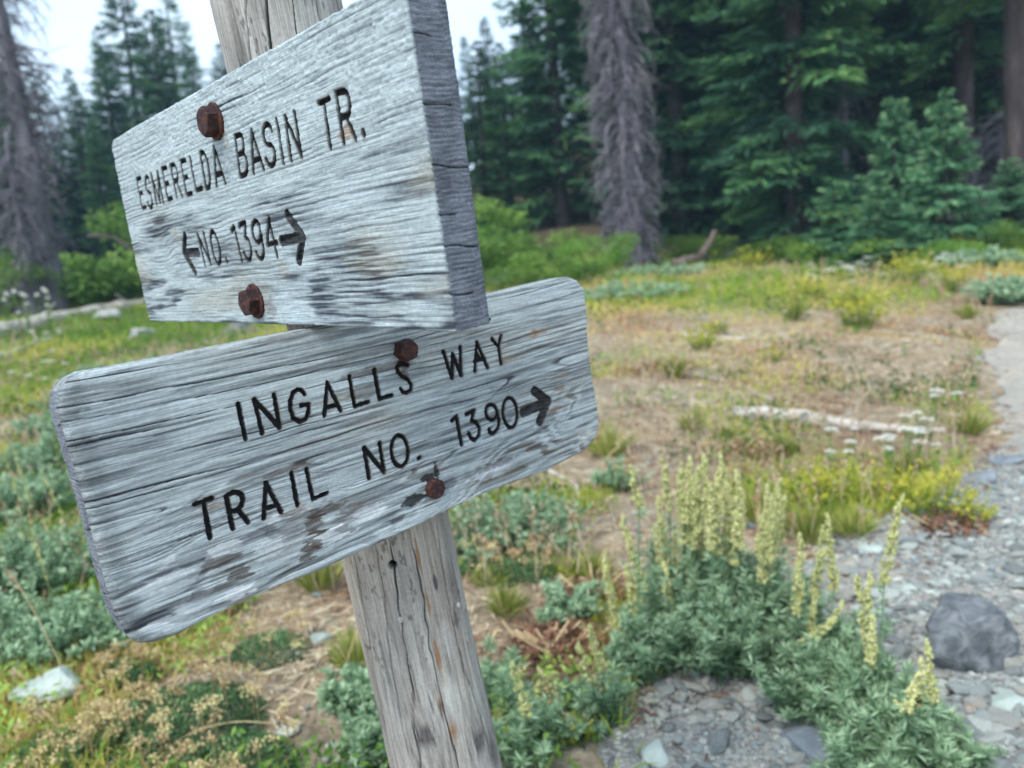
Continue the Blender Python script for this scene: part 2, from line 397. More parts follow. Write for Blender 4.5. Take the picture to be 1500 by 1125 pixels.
# ------------------------------------------------------------------ the signpost
def cam2w(v): v = np.asarray(v, float); return RT * v[0] - UPV * v[1] + FW * v[2]
class Frame:
    def __init__(s, c, R):
        s.c = np.array(c); s.R = np.array(R)
        u, _, vt = np.linalg.svd(s.R); s.R = u @ vt
        s.U, s.V, s.W = (cam2w(s.R[:, k]) for k in range(3)); s.O = CAMP + cam2w(s.c)
        s.M = Matrix(((s.U[0], -s.V[0], -s.W[0], s.O[0]), (s.U[1], -s.V[1], -s.W[1], s.O[1]), (s.U[2], -s.V[2], -s.W[2], s.O[2]), (0, 0, 0, 1)))
    def uv(s, px, py):                       # pixel -> (u, v) on the board's front plane, metres, v downwards
        d = np.array([(px - 750) / FPX, (py - 562.5) / FPX, 1.0]); n = s.R[:, 2]
        t = (n @ s.c) / (n @ d); P = d * t - s.c
        return np.array([P @ s.R[:, 0], P @ s.R[:, 1]])
UPF = Frame([-0.4985, -0.298, 0.9569], [[0.6765, 0.1384, 0.7234], [0.06, 0.9686, -0.2414], [-0.734, 0.2067, 0.6469]])
LOF = Frame([-0.3286, -0.0054, 0.5717], [[0.7363, 0.1598, -0.6575], [-0.2291, 0.9732, -0.02], [0.6367, 0.1654, 0.7531]])
TH = 0.036

A_post = np.array([-0.2192, -0.305, 0.7836]); D_post = np.array([0.179, 0.9667, 0.1827]); D_post /= np.linalg.norm(D_post)
R_POST = 0.0625
PA = CAMP + cam2w(A_post); PD = cam2w(D_post)
base = PA.copy()
while base[2] > float(ground_h(base[0], base[1])): base = base + PD * 0.005
root = empty('trail_signpost', base, label='weathered grey wooden trail signpost leaning left, carrying two carved boards with black routed lettering', cat='signpost')
bpy.context.view_layer.update()
ROOTI = Matrix.Translation(Vector(base)).inverted()
def under(o, M, parent=root, PM=None):       # parent o so that its world matrix is M
    o.parent = parent; o.matrix_basis = (ROOTI if PM is None else PM.inverted()) @ M

# -- strokes of the lettering, as centre lines read off the photo
def zt(off, sc): return lambda pts: [(off[0] + x / sc, off[1] + y / sc) for x, y in pts]
def G_E(tl, bl, br):
    tl, bl, br = map(np.array, (tl, bl, br)); w = br - bl; m = tl + (bl - tl) * 0.5
    return [[tuple(tl + w), tuple(tl), tuple(bl), tuple(br)], [tuple(m), tuple(m + w * 0.8)]]
def G_L(tl, bl, br): return [[tl, bl, br]]
def G_N(tl, bl, tr, br): return [[bl, tl, br, tr]]
def aff(tl, bl, br, polys):
    tl, bl, br = map(np.array, (tl, bl, br)); return [[tuple(bl + (br - bl) * x + (tl - bl) * y) for x, y in p] for p in polys]
def arc(cx, cy, rx, ry, a0, a1, n=14): return [(cx + rx * math.cos(math.radians(a0 + (a1 - a0) * k / n)), cy + ry * math.sin(math.radians(a0 + (a1 - a0) * k / n))) for k in range(n + 1)]
GL_S = [arc(0.5, 0.75, 0.45, 0.25, 20, 250) + arc(0.5, 0.25, 0.48, 0.25, 90, -165)]
GL_R = [[(0, 0), (0, 1), (0.55, 1)] + arc(0.55, 0.75, 0.42, 0.25, 90, -90) + [(0, 0.5)], [(0.5, 0.5), (1, 0)]]
GL_D = [[(0, 0), (0, 1), (0.35, 1)] + arc(0.4, 0.5, 0.55, 0.5, 80, -80) + [(0.35, 0), (0, 0)]]
GL_B = [[(0, 0), (0, 1), (0.5, 1)] + arc(0.5, 0.77, 0.4, 0.23, 90, -90) + [(0, 0.54), (0.5, 0.54)] + arc(0.5, 0.27, 0.48, 0.27, 90, -90) + [(0, 0)]]
GL_M = [[(0, 0), (0, 1), (0.5, 0.05), (1, 1), (1, 0)]]
GL_O = [arc(0.5, 0.5, 0.5, 0.5, 0, 360, 28)]
GL_3 = [[(0.02, 0.93), (0.1, 1.0), (0.85, 1.0), (0.5, 0.6), (0.62, 0.6)] + arc(0.5, 0.3, 0.48, 0.3, 70, -165)]
GL_9 = [arc(0.5, 0.72, 0.46, 0.28, 0, 360, 20), [(0.96, 0.72), (0.98, 0.35)] + arc(0.52, 0.27, 0.46, 0.27, 10, -160)]
z1 = zt((190, 180), 8.3333); z2 = zt((330, 120), 6.818); z3 = zt((255, 300), 7.5)
z4 = zt((340, 520), 5.357); z5 = zt((560, 470), 6.25); z7 = zt((510, 560), 4.6875); z6 = zt((270, 670), 6.25)
def za(z, polys): return [z(p) for p in polys]
UPPER = []
UPPER += za(z1, G_E((85, 690), (150, 1045), (195, 1025))) + za(z1, aff((178, 670), (228, 1055), (283, 1030), GL_S)) + za(z1, aff((262, 635), (330, 1005), (408, 970), GL_M))
UPPER += za(z1, G_E((395, 562), (462, 938), (515, 918))) + za(z1, aff((497, 522), (572, 908), (636, 890), GL_R)) + za(z1, G_E((620, 472), (692, 875), (752, 858)))
UPPER += za(z1, G_L((735, 428), (807, 825), (880, 795))) + za(z1, aff((857, 368), (930, 800), (1002, 775), GL_D))
UPPER += za(z1, [[(1058, 768), (1030, 300), (1163, 732)], [(1050, 640), (1125, 610)]])
UPPER += za(z2, aff((95, 545), (150, 945), (232, 915), GL_B)) + za(z2, [[(280, 908), (260, 490), (380, 870)], [(275, 790), (350, 765)]])
UPPER += za(z2, aff((362, 440), (412, 852), (508, 822), GL_S)) + za(z2, [[(512, 382), (580, 812)]]) + za(z2, G_N((595, 348), (655, 780), (690, 308), (758, 742)))
UPPER += za(z2, [[(930, 213), (1035, 165)], [(982, 200), (1045, 652)]]) + za(z2, aff((1103, 115), (1180, 608), (1300, 572), GL_R)) + za(z2, [[(1375, 495), (1380, 530)]])
UPPER += za(z3, G_N((255, 328), (336, 662), (320, 312), (396, 645))) + za(z3, aff((378, 310), (450, 665), (525, 635), GL_O)) + za(z3, [[(570, 600), (578, 625)]])
UPPER += za(z3, [[(625, 290), (655, 242), (742, 622)]]) + za(z3, aff((708, 222), (778, 622), (862, 590), GL_3)) + za(z3, aff((838, 195), (905, 608), (998, 580), GL_9)) + za(z3, [[(1132, 572), (1036, 155), (1022, 440), (1128, 412)]])
UP_ARROW = za(z3, [[(118, 345), (108, 530), (228, 735)], [(108, 530), (262, 522)], [(1240, 110), (1412, 350), (1368, 612)], [(1180, 398), (1412, 350)]])
LOWER = za(z4, [[(50, 385), (108, 658)]]) + za(z4, G_N((178, 352), (240, 618), (332, 312), (378, 570)))
LOWER += za(z4, [[(572, 308), (548, 278), (515, 270), (480, 300), (461, 360), (463, 430), (485, 495), (535, 525), (580, 505), (603, 450), (603, 388), (545, 397)]])
LOWER += za(z4, [[(728, 473), (750, 218), (855, 435)], [(736, 415), (832, 388)]]) + za(z4, G_L((922, 168), (965, 403), (1070, 370))) + za(z4, G_L((1118, 118), (1160, 345), (1255, 315)))
LOWER += za(z5, [[(235, 405), (200, 388), (160, 392), (138, 420), (145, 468), (180, 505), (235, 535), (268, 585), (262, 632), (225, 658), (190, 652), (170, 620)]])
LOWER += za(z5, [[(560, 282), (643, 525), (646, 305), (725, 498), (716, 238)]]) + za(z5, [[(850, 463), (868, 192), (966, 428)], [(848, 370), (940, 350)], [(868, 300), (900, 350)], [(862, 270), (862, 350)]])
LOWER += za(z5, [[(1005, 165), (1067, 240), (1090, 392)], [(1088, 138), (1067, 240)]])
LOWER += za(z6, [[(97, 433), (255, 377)], [(180, 408), (240, 735)]]) + za(z6, [[(448, 655), (386, 357), (430, 330), (480, 320), (525, 342), (542, 390), (525, 448), (475, 488), (412, 502)], [(500, 485), (588, 598)]])
LOWER += za(z6, [[(732, 558), (750, 235), (890, 500)], [(742, 470), (858, 440)]]) + za(z6, [[(983, 145), (1040, 440)]]) + za(z6, G_L((1120, 108), (1182, 382), (1308, 327)))
LOWER += za(z7, G_N((113, 452), (147, 658), (218, 418), (250, 618)))
def ell(c, vh, hh, n=30): return [(c[0] + hh[0] * math.cos(t) + vh[0] * math.sin(t), c[1] + hh[1] * math.cos(t) + vh[1] * math.sin(t)) for t in [2 * math.pi * k / n for k in range(n + 1)]]
LOWER += za(z7, [ell((357, 472), (12, 106), (56, -10)), [(486, 524), (494, 516)], [(716, 264), (746, 235), (780, 428)]])
LOWER += za(z7, [[(812, 220), (866, 193), (848, 262), (880, 275), (903, 315), (900, 365), (872, 398), (845, 385), (830, 350)]])
LOWER += za(z7, [ell((986, 207), (8, 52), (38, -6), 20), [(1024, 200), (1040, 265), (1028, 320), (1000, 352), (975, 345), (970, 322)], ell((1114, 210), (10, 102), (48, -8))])
LO_ARROW = za(z7, [[(1283, 62), (1372, 130), (1318, 268)], [(1205, 205), (1372, 135)]])

def seg_dist(P, polys):
    """distance from points to the nearest stroke segment"""
    best = np.full(len(P), 9.0)
    for pl in polys:
        pl = np.array(pl); lo = pl.min(0) - 0.02; hi = pl.max(0) + 0.02
        sel = np.where((P[:, 0] > lo[0]) & (P[:, 0] < hi[0]) & (P[:, 1] > lo[1]) & (P[:, 1] < hi[1]))[0]
        if not len(sel): continue
        p = P[sel]; b = best[sel]
        for a, c in zip(pl[:-1], pl[1:]):
            d = c - a; t = np.clip(((p - a) @ d) / (d @ d + 1e-12), 0, 1)
            b = np.minimum(b, np.linalg.norm(p - a - t[:, None] * d, axis=1))
        best[sel] = b
    return best

def resample(pts, n):
    pts = np.array(pts, float); d = np.r_[0, np.cumsum(np.linalg.norm(np.diff(pts, axis=0), axis=1))]
    s = np.linspace(0, d[-1], n); return np.stack([np.interp(s, d, pts[:, k]) for k in range(2)], 1)

def coons(top, bot, left, right):
    nu, nv = len(top), len(left); s = np.linspace(0, 1, nu)[None, :, None]; t = np.linspace(0, 1, nv)[:, None, None]
    P = (1 - t) * top[None] + t * bot[None] + (1 - s) * left[:, None] + s * right[:, None]
    P -= (1 - s) * (1 - t) * top[0] + s * (1 - t) * top[-1] + (1 - s) * t * bot[0] + s * t * bot[-1]
    return P

def lerp3(a, b, t): return np.asarray(a) * (1 - t[:, None]) + np.asarray(b) * t[:, None]

def make_board(frame, outline, nu, nv, letters, lw, arrows, aw, ringf, edge_r, stains_shade, seed, pits=()):
    """outline: dict of pixel polylines top/bottom/left/right (corners shared)"""
    T, Bm, L, Rr = (resample([frame.uv(*p) for p in outline[k]], n) for k, n in (('top', nu), ('bottom', nu), ('left', nv), ('right', nv)))
    P = coons(T, Bm, L, Rr); P2 = P.reshape(-1, 2); n = len(P2)
    # distance to the border
    bd = np.full((nv, nu), 9.0); border = np.concatenate([T, Rr, Bm[::-1], L[::-1]])
    ii, jj = np.mgrid[0:nv, 0:nu]
    near = np.minimum(np.minimum(ii, nv - 1 - ii), np.minimum(jj, nu - 1 - jj)) < 26
    q = P[near]; bb = resample(border, 900); dd = np.full(len(q), 9.0)
    for k in range(0, len(bb), 60):
        dd = np.minimum(dd, np.sqrt(((q[:, None] - bb[None, k:k + 60]) ** 2).sum(-1)).min(1))
    bd[near] = dd; bd = bd.ravel()
    u, v = P2[:, 0], P2[:, 1]
    H, C, = ringf(u, v, np.zeros(n))
    # rounded arris
    er = edge_r(u, v); rr = np.clip(1 - bd / er, 0, 1); H = H - er * 0.8 * (1 - np.sqrt(1 - rr ** 2 * 0.96)) - 0.0006 * rr * (1 + noise(u * 300, v * 300, 0, seed))
    JAG = 0.010 * streaks(u, v, 0 * u, seed + 60, 12, 330) + 0.004 * streaks(u, v, 0 * u, seed + 64, 30, 600); FIB = streaks(u, v, 0 * u, seed + 67, 22, 560)
    # stains: (px, py, ru, rv, colour, strength, streak)
    for px, py, ru, rv, colr, st in stains_shade:
        c = frame.uv(px, py); wob = 0.55 * fbm(u * 120, v * 260, 0, seed + 3, 3)
        d = np.sqrt(((u + JAG - c[0]) / ru) ** 2 + ((v - c[1]) / rv) ** 2) + wob * 0.8
        m = st * (1 - sstep(0.72, 0.95, d)) * (0.78 + 0.22 * np.clip(FIB, -1, 1)); C = C * (1 - m[:, None]) + np.asarray(colr) * (1 + 0.35 * FIB[:, None]) * m[:, None]
    for px, py, ru, rv, dep in pits:
        c = frame.uv(px, py); d = np.sqrt(((u - c[0]) / ru) ** 2 + ((v - c[1]) / rv) ** 2) + 0.45 * fbm(u * 140, v * 300, 0, seed + 5, 3)
        m = 1 - sstep(0.6, 1.0, d); H = H - dep * m; C = C * (1 - 0.85 * m[:, None]) + np.array([0.02, 0.018, 0.02]) * 0.85 * m[:, None]
    # routed letters
    loc = lambda polys: [[frame.uv(*p) for p in pl] for pl in polys]
    jit = 0.00035 * noise(u * 420, v * 420, 0, seed + 9)
    wv = lw * (1 + 0.10 * noise(u * 40, v * 40, 0, seed + 8))
    d1 = seg_dist(P2, loc(letters)) + jit; m1 = 1 - sstep(wv * 0.5 - 0.0004, wv * 0.5 + 0.00035, d1)
    x = np.clip(d1 / (wv * 0.5), 0, 1); dep1 = np.where(d1 < wv * 0.5, 0.0032 * np.sqrt(1 - x ** 2), 0)
    d2 = seg_dist(P2, loc(arrows)) + jit; m2 = 1 - sstep(aw * 0.5 - 0.0004, aw * 0.5 + 0.00035, d2)
    dep2 = np.where(d2 < aw * 0.5, 0.0035 * np.clip((aw * 0.5 - d2) / 0.0015, 0, 1), 0)
    H = np.where(np.maximum(m1, m2) > 0.3, H * 0.4, H) - np.maximum(dep1, dep2)
    wear = np.clip(0.5 + 0.8 * fbm(u * 90, v * 500, 0, seed + 11, 3), 0, 1)
    m = np.maximum(m1, m2 * (0.86 + 0.14 * (1 - wear)))
    paint = lerp3((0.008, 0.008, 0.010), (0.035, 0.035, 0.042), np.clip(wear - 0.2, 0, 1) * np.where(m2 > m1, 1.0, 0.35))
    # scorch / rust-coloured halo round some strokes
    hal = np.exp(-np.clip(np.minimum(d1, d2) - lw * 0.5, 0, 1) / 0.0016) * np.clip(0.5 + 0.9 * fbm(u * 25, v * 60, 0, seed + 13, 2), 0, 1) * 0.5
    C = C * (1 - hal[:, None]) + np.array([0.10, 0.075, 0.05]) * hal[:, None]
    C = C * (1 - m[:, None]) + paint * m[:, None]
    V = np.stack([u, -v, H], 1)
    i = np.arange(nv - 1)[:, None] * nu + np.arange(nu - 1)[None]
    Q = np.stack([i, i + nu, i + nu + 1, i + 1], -1).reshape(-1, 4)
    pm = np.maximum(m1, m2)[Q].mean(1) > 0.5
    # side walls
    loop = np.concatenate([np.arange(nu), (np.arange(1, nv)) * nu + nu - 1, (nv - 1) * nu + np.arange(nu - 2, -1, -1), np.arange(nv - 2, 0, -1) * nu])
    K = 16; lu, lv, lh = u[loop], v[loop], H[loop]
    tp = np.roll(np.stack([lu, lv], 1), -1, 0) - np.roll(np.stack([lu, lv], 1), 1, 0); nrm = unit(np.stack([tp[:, 1], -tp[:, 0]], 1))
    VS, CS = [], []
    for k in range(1, K + 1):
        f = k / K; w = TH * f; back = 0.003 * sstep(0.9, 1.0, f)
        isend = np.abs(nrm[:, 0]) > 0.8
        o = 0.0005 * noise(lu * 500 + lv * 500, w * 900 + lu * 0, lv * 200, seed + 15) - back
        VS.append(np.stack([lu + nrm[:, 0] * o, -(lv + nrm[:, 1] * o), lh * (1 - f) - w], 1))
        h_, c_ = ringf(lu, lv, np.full(len(lu), w)); 
        rr_ = lv + 2.5 * (w - 0.01) ** 2 + 0.0015 * noise(lv * 60, lv * 0 + w * 120, 0, seed + 17)
        eg = 0.5 + 0.5 * np.sin(rr_ * 2 * math.pi / 0.0034); saw = noise(lv * 900, w * 60 + 0 * lv, 0, seed + 18); bl = fbm(lv * 60, lv * 0 + w * 90, 0, seed + 19, 3)
        ec = np.array([0.155, 0.175, 0.215])[None] * (0.85 + 0.30 * eg + 0.30 * saw + 0.45 * bl)[:, None]
        ck = np.zeros(len(lv))
        for cv_, cl_ in ((0.078, 0.7), (0.118, 1.0), (0.150, 0.45), (0.172, 0.9), (0.205, 0.6), (0.035, 0.5)):
            ck = np.maximum(ck, (1 - sstep(0.0003, 0.0009, np.abs(lv - cv_ - 0.10 * w - 0.0007 * math.sin(w * 170 + cv_ * 90)))) * (f < cl_))
        ec = ec * (1 - 0.85 * ck[:, None]); endm = isend.astype(float)[:, None]
        VS[-1][:, 0] -= nrm[:, 0] * (0.0012 * ck + 0.0003 * (1 - eg)) * isend
        CS.append(c_ * (1 - endm) * 0.8 + ec * endm)
    Vall = np.concatenate([V] + VS); Call = np.concatenate([C] + CS)
    m_ = len(loop); cur = loop.copy(); QS = []
    for k in range(K):
        nxt = n + k * m_ + np.arange(m_)
        QS.append(np.stack([cur, np.roll(cur, -1), np.roll(nxt, -1), nxt], -1)); cur = nxt
    # back face: grid again, coarse fan from centre
    cidx = len(Vall); Vall = np.concatenate([Vall, [[u.mean(), -v.mean(), -TH]]]); Call = np.concatenate([Call, [[0.2, 0.2, 0.2]]])
    TS = np.stack([cur, np.roll(cur, -1), np.full(m_, cidx)], -1)
    QQ = np.concatenate([Q[~pm]] + QS)[:, ::1]
    me = mesh_np('sign_board', Vall, [QQ, TS], BOARD_MAT, {'wood': Call})
    ob = link('sign_board', me); under(ob, frame.M)
    # every routed character is a part of its own: strokes that touch belong to one character
    groups = []
    for st_, ww in [(pl, lw) for pl in loc(letters)] + [(pl, aw) for pl in loc(arrows)]:
        a_ = resample(st_, 60); hit = [g for g in groups if g['w'] == ww and min(np.sqrt(((a_[:, None] - b[None]) ** 2).sum(-1)).min() for b in g['p']) < 0.0016]
        ng = dict(w=ww, p=[a_], s=[st_])
        for g in hit: ng['p'] += g['p']; ng['s'] += g['s']
        groups = [g for g in groups if all(g is not q for q in hit)]
        groups.append(ng)
    ql = Q[pm]; cen = P2[ql].mean(1)
    dist = np.stack([seg_dist(cen, g['s']) - g['w'] / 2 for g in groups]); own = dist.argmin(0)
    for k, g in enumerate(groups):
        qk = ql[own == k]
        if not len(qk): continue
        used, inv = np.unique(qk, return_inverse=True); nm = 'arrow' if g['w'] == aw else 'letter'
        link(nm, mesh_np(nm, V[used], inv.reshape(-1, 4), BOARD_MAT, {'wood': C[used]}), parent=ob)
    return ob

def streaks(u, v, w, seed, fu=26, fv=520):
    """fibre streaks along the board, clustered"""
    a = noise(u * fu + 0.4 * noise(u * 5, v * 40, 0, seed + 3), v * fv, w * fv, seed); b = noise(u * fu * 2.3, v * fv * 1.7, w * fv * 1.7, seed + 1)
    return 0.62 * a + 0.38 * b

def ring_upper(u, v, w):
    warp = 0.0035 * fbm(u * 5, v * 10, w * 10, 31, 3) + 0.0009 * noise(u * 30, v * 60, 0, 32)
    swirl = np.exp(-((v - 0.145) / 0.030) ** 2) * sstep(0.5, 0.15, u)
    S_ = (v + warp + w * 0.35) * 215 + 2.6 * swirl * fbm(u * 11, v * 26, 0, 33, 3) + 1.1 * noise(v * 26, u * 1.3, 0, 34)
    fl = np.floor(S_); p = S_ - fl; rid = hash01(fl, fl * 0, fl * 0, 5)
    frag = np.clip(0.45 + 1.1 * fbm(u * 9, v * 90, w * 90, 44, 3), 0, 1)
    line = sstep(0.45, 0.85, p) * (1 - sstep(0.9, 1.0, p)) * frag * (0.25 + 0.75 * rid)
    fib = streaks(u, v, w, 35); rough = fbm(u * 230, v * 300, w * 300, 36, 3)
    rz = 0.35 + 0.65 * sstep(0.115, 0.03, v + 0.02 * noise(u * 8, v * 8, 0, 41))
    worn = np.clip(0.5 + 1.4 * fbm(u * 7, v * 34, w * 20, 37, 4), 0, 1)
    mid = np.exp(-((v - 0.130 - 0.02 * noise(u * 6, u * 0, 0, 38)) / 0.030) ** 2) * np.clip(0.25 + 1.3 * fbm(u * 10, v * 60, 0, 39, 4), 0, 1)
    ju = u + 0.014 * streaks(u, v, w, 190, 12, 300); stk = sstep(-0.35, 0.35, streaks(u, v, w, 194, 16, 430))
    lowp = sstep(0.150, 0.18, v) * sstep(-0.05, 0.22, fbm(ju * 10, v * 42, 0, 40, 3)) * (0.25 + 0.75 * stk)
    patch = sstep(0.12, 0.34, fbm(ju * 6, v * 30, 3.3, 46, 3)) * (0.2 + 0.8 * stk) * 0.6 * sstep(0.02, 0.06, v)
    mid = mid * (0.35 + 0.65 * stk)
    dark = np.clip(0.12 + 1.0 * line * (0.35 + 0.65 * worn) + 0.95 * mid + 0.75 * lowp + 0.55 * patch - (0.22 * rough) * rz - 0.42 * fib * (0.6 + 0.6 * np.maximum(mid, lowp)), 0, 1)
    H = -0.0008 * line + 0.00022 * fib + (0.00065 * rough + 0.0004 * np.abs(noise(u * 420, v * 150, 0, 43))) * rz - 0.0009 * np.maximum(mid, lowp) * sstep(0.3, 0.7, worn)
    C = lerp3((0.44, 0.53, 0.575), (0.05, 0.062, 0.084), dark)
    warm = np.clip(fbm(u * 9, v * 25, 0, 42, 3) - 0.02, 0, 1) * 0.9 * sstep(0.07, 0.13, v)
    C = C * (1 - 0.35 * line[:, None])
    return H, C * (1 - warm[:, None] * 0.6) + np.array([0.33, 0.28, 0.17]) * warm[:, None] * 0.6

def ring_lower(u, v, w):
    zone = sstep(0.120, 0.165, v + 0.10 * (u - 0.25) * (u > 0.25) + 0.012 * noise(u * 9, v * 0, 0, 50)) 
    warp = 0.0045 * fbm(u * 4, v * 9, w * 10, 51, 3) + 0.0007 * noise(u * 30, v * 60, 0, 52) + 0.10 * (u - 0.28) ** 2
    jag = 0.009 * zone ** 2 * streaks(u, v, w, 90, 12, 260) + 0.003 * zone ** 2 * streaks(u, v, w, 93, 26, 420); ud = u + jag
    S_ = (v + warp + w * 0.4) * 175 * (1 - 0.72 * zone) + 1.3 * noise(v * 30, u * 1.5, 0, 59) + zone * 3.1 * fbm(ud * 11 + v * 14, v * 19, w * 10, 53, 2)
    fl = np.floor(S_); p = S_ - fl; rid = hash01(fl, fl * 0, fl * 0, 8)
    frag = np.clip(0.5 + 1.3 * fbm(u * 7, v * 80, w * 80, 64, 3), 0, 1)
    line = sstep(0.55, 0.88, p) * (1 - sstep(0.92, 1.0, p)) * frag * (0.2 + 0.8 * rid)
    band = sstep(0.30, 0.52, p) * (1 - sstep(0.86, 0.96, p)) * (0.25 + 0.75 * rid)
    fib = streaks(u, v, w, 56, 24, 540); fib2 = streaks(u, v, w, 67, 9, 300)
    worn = np.clip(0.5 + 1.4 * fbm(u * 6, v * 32, w * 20, 58, 4), 0, 1)
    crack = sstep(0.62, 0.8, hash01(fl, fl * 0 + 3, fl * 0, 9)) * sstep(0.72, 0.79, p) * (1 - sstep(0.84, 0.90, p)) * (zone < 0.02) * sstep(-0.1, 0.15, fbm(u * 6, v * 60, 0, 66, 2))
    dark = np.clip(0.16 + 1.1 * line * (1 - zone) * (0.45 + 0.55 * worn) + zone ** 2 * band * (0.55 + 0.35 * (fib2 < 0)) * (0.75 + 0.25 * worn) + 0.85 * crack + 0.35 * (worn - 0.5) * (1 - zone) - 0.30 * fib - 0.28 * fib2, 0, 1)
    fine = sstep(0.15, 0.55, -fib2) * (0.5 + 0.5 * worn); C_dark = 0.28 * fine + 0.22 * sstep(0.2, 0.6, -fib)
    H = -0.0009 * line * (1 - zone) - 0.0004 * fine - 0.0006 * band * zone - 0.0015 * crack + 0.00020 * fib + 0.00025 * fib2
    C = lerp3((0.445, 0.515, 0.55), (0.055, 0.06, 0.075), dark) * (1 - C_dark[:, None])
    warm = np.clip(fbm(u * 8, v * 30, 0, 60, 3) + 0.30 * sstep(0.2, 0.45, u) * (v > 0.05) - 0.08, 0, 1) * (0.35 + 0.65 * dark)
    C = C * (1 - warm[:, None] * 0.5) + np.array([0.30, 0.235, 0.14]) * warm[:, None] * 0.5
    endz = sstep(0.014, 0.004, u - 0.0 * v); C = C * (1 - 0.25 * endz[:, None])
    return H, C
upper_out = dict(top=[(166, 205), (200, 184), (330, 110), (460, 36), (589, -37)], left=[(166, 205), (163, 214), (174, 268), (190, 345), (205, 412), (219, 471)],
                 bottom=[(219, 471), (300, 472), (400, 475), (480, 477), (560, 481), (620, 484), (666, 487)], right=[(589, -37), (602, 50), (617, 150), (632, 255), (648, 365), (666, 487)])
lower_out = dict(top=[(96, 562), (106, 553), (125, 545), (250, 522), (400, 492), (560, 462), (700, 436), (800, 412), (832, 405), (846, 411)],
                 left=[(96, 562), (87, 575), (85, 597), (92, 625), (107, 675), (122, 725), (135, 775), (148, 825), (160, 868), (173, 908), (190, 935)],
                 bottom=[(190, 935), (202, 943), (228, 943), (262, 930), (300, 908), (350, 884), (400, 862), (470, 836), (520, 812), (600, 776), (665, 744), (700, 727), (760, 704), (800, 690), (840, 669), (858, 659)],
                 right=[(846, 411), (856, 424), (861, 460), (862, 505), (868, 550), (877, 600), (878, 625), (872, 645), (858, 659)])
brown = (0.055, 0.035, 0.025); tan = (0.30, 0.17, 0.07); darkg = (0.05, 0.05, 0.06); pale = (0.62, 0.66, 0.70)
upper = make_board(UPF, upper_out, 760, 300, UPPER, 0.0049, UP_ARROW, 0.0102, ring_upper, lambda u, v: 0.0017 + 0.0008 * noise(u * 110, v * 110, 0, 78),
                   [(505, 195, 0.012, 0.006, (0.34, 0.20, 0.11), 0.8), (330, 205, 0.006, 0.012, (0.25, 0.17, 0.12), 0.5), (395, 450, 0.014, 0.010, (0.12, 0.10, 0.12), 0.55),
                    (415, 395, 0.012, 0.012, (0.25, 0.18, 0.12), 0.35), (258, 345, 0.006, 0.01, (0.3, 0.24, 0.14), 0.5)], 100)
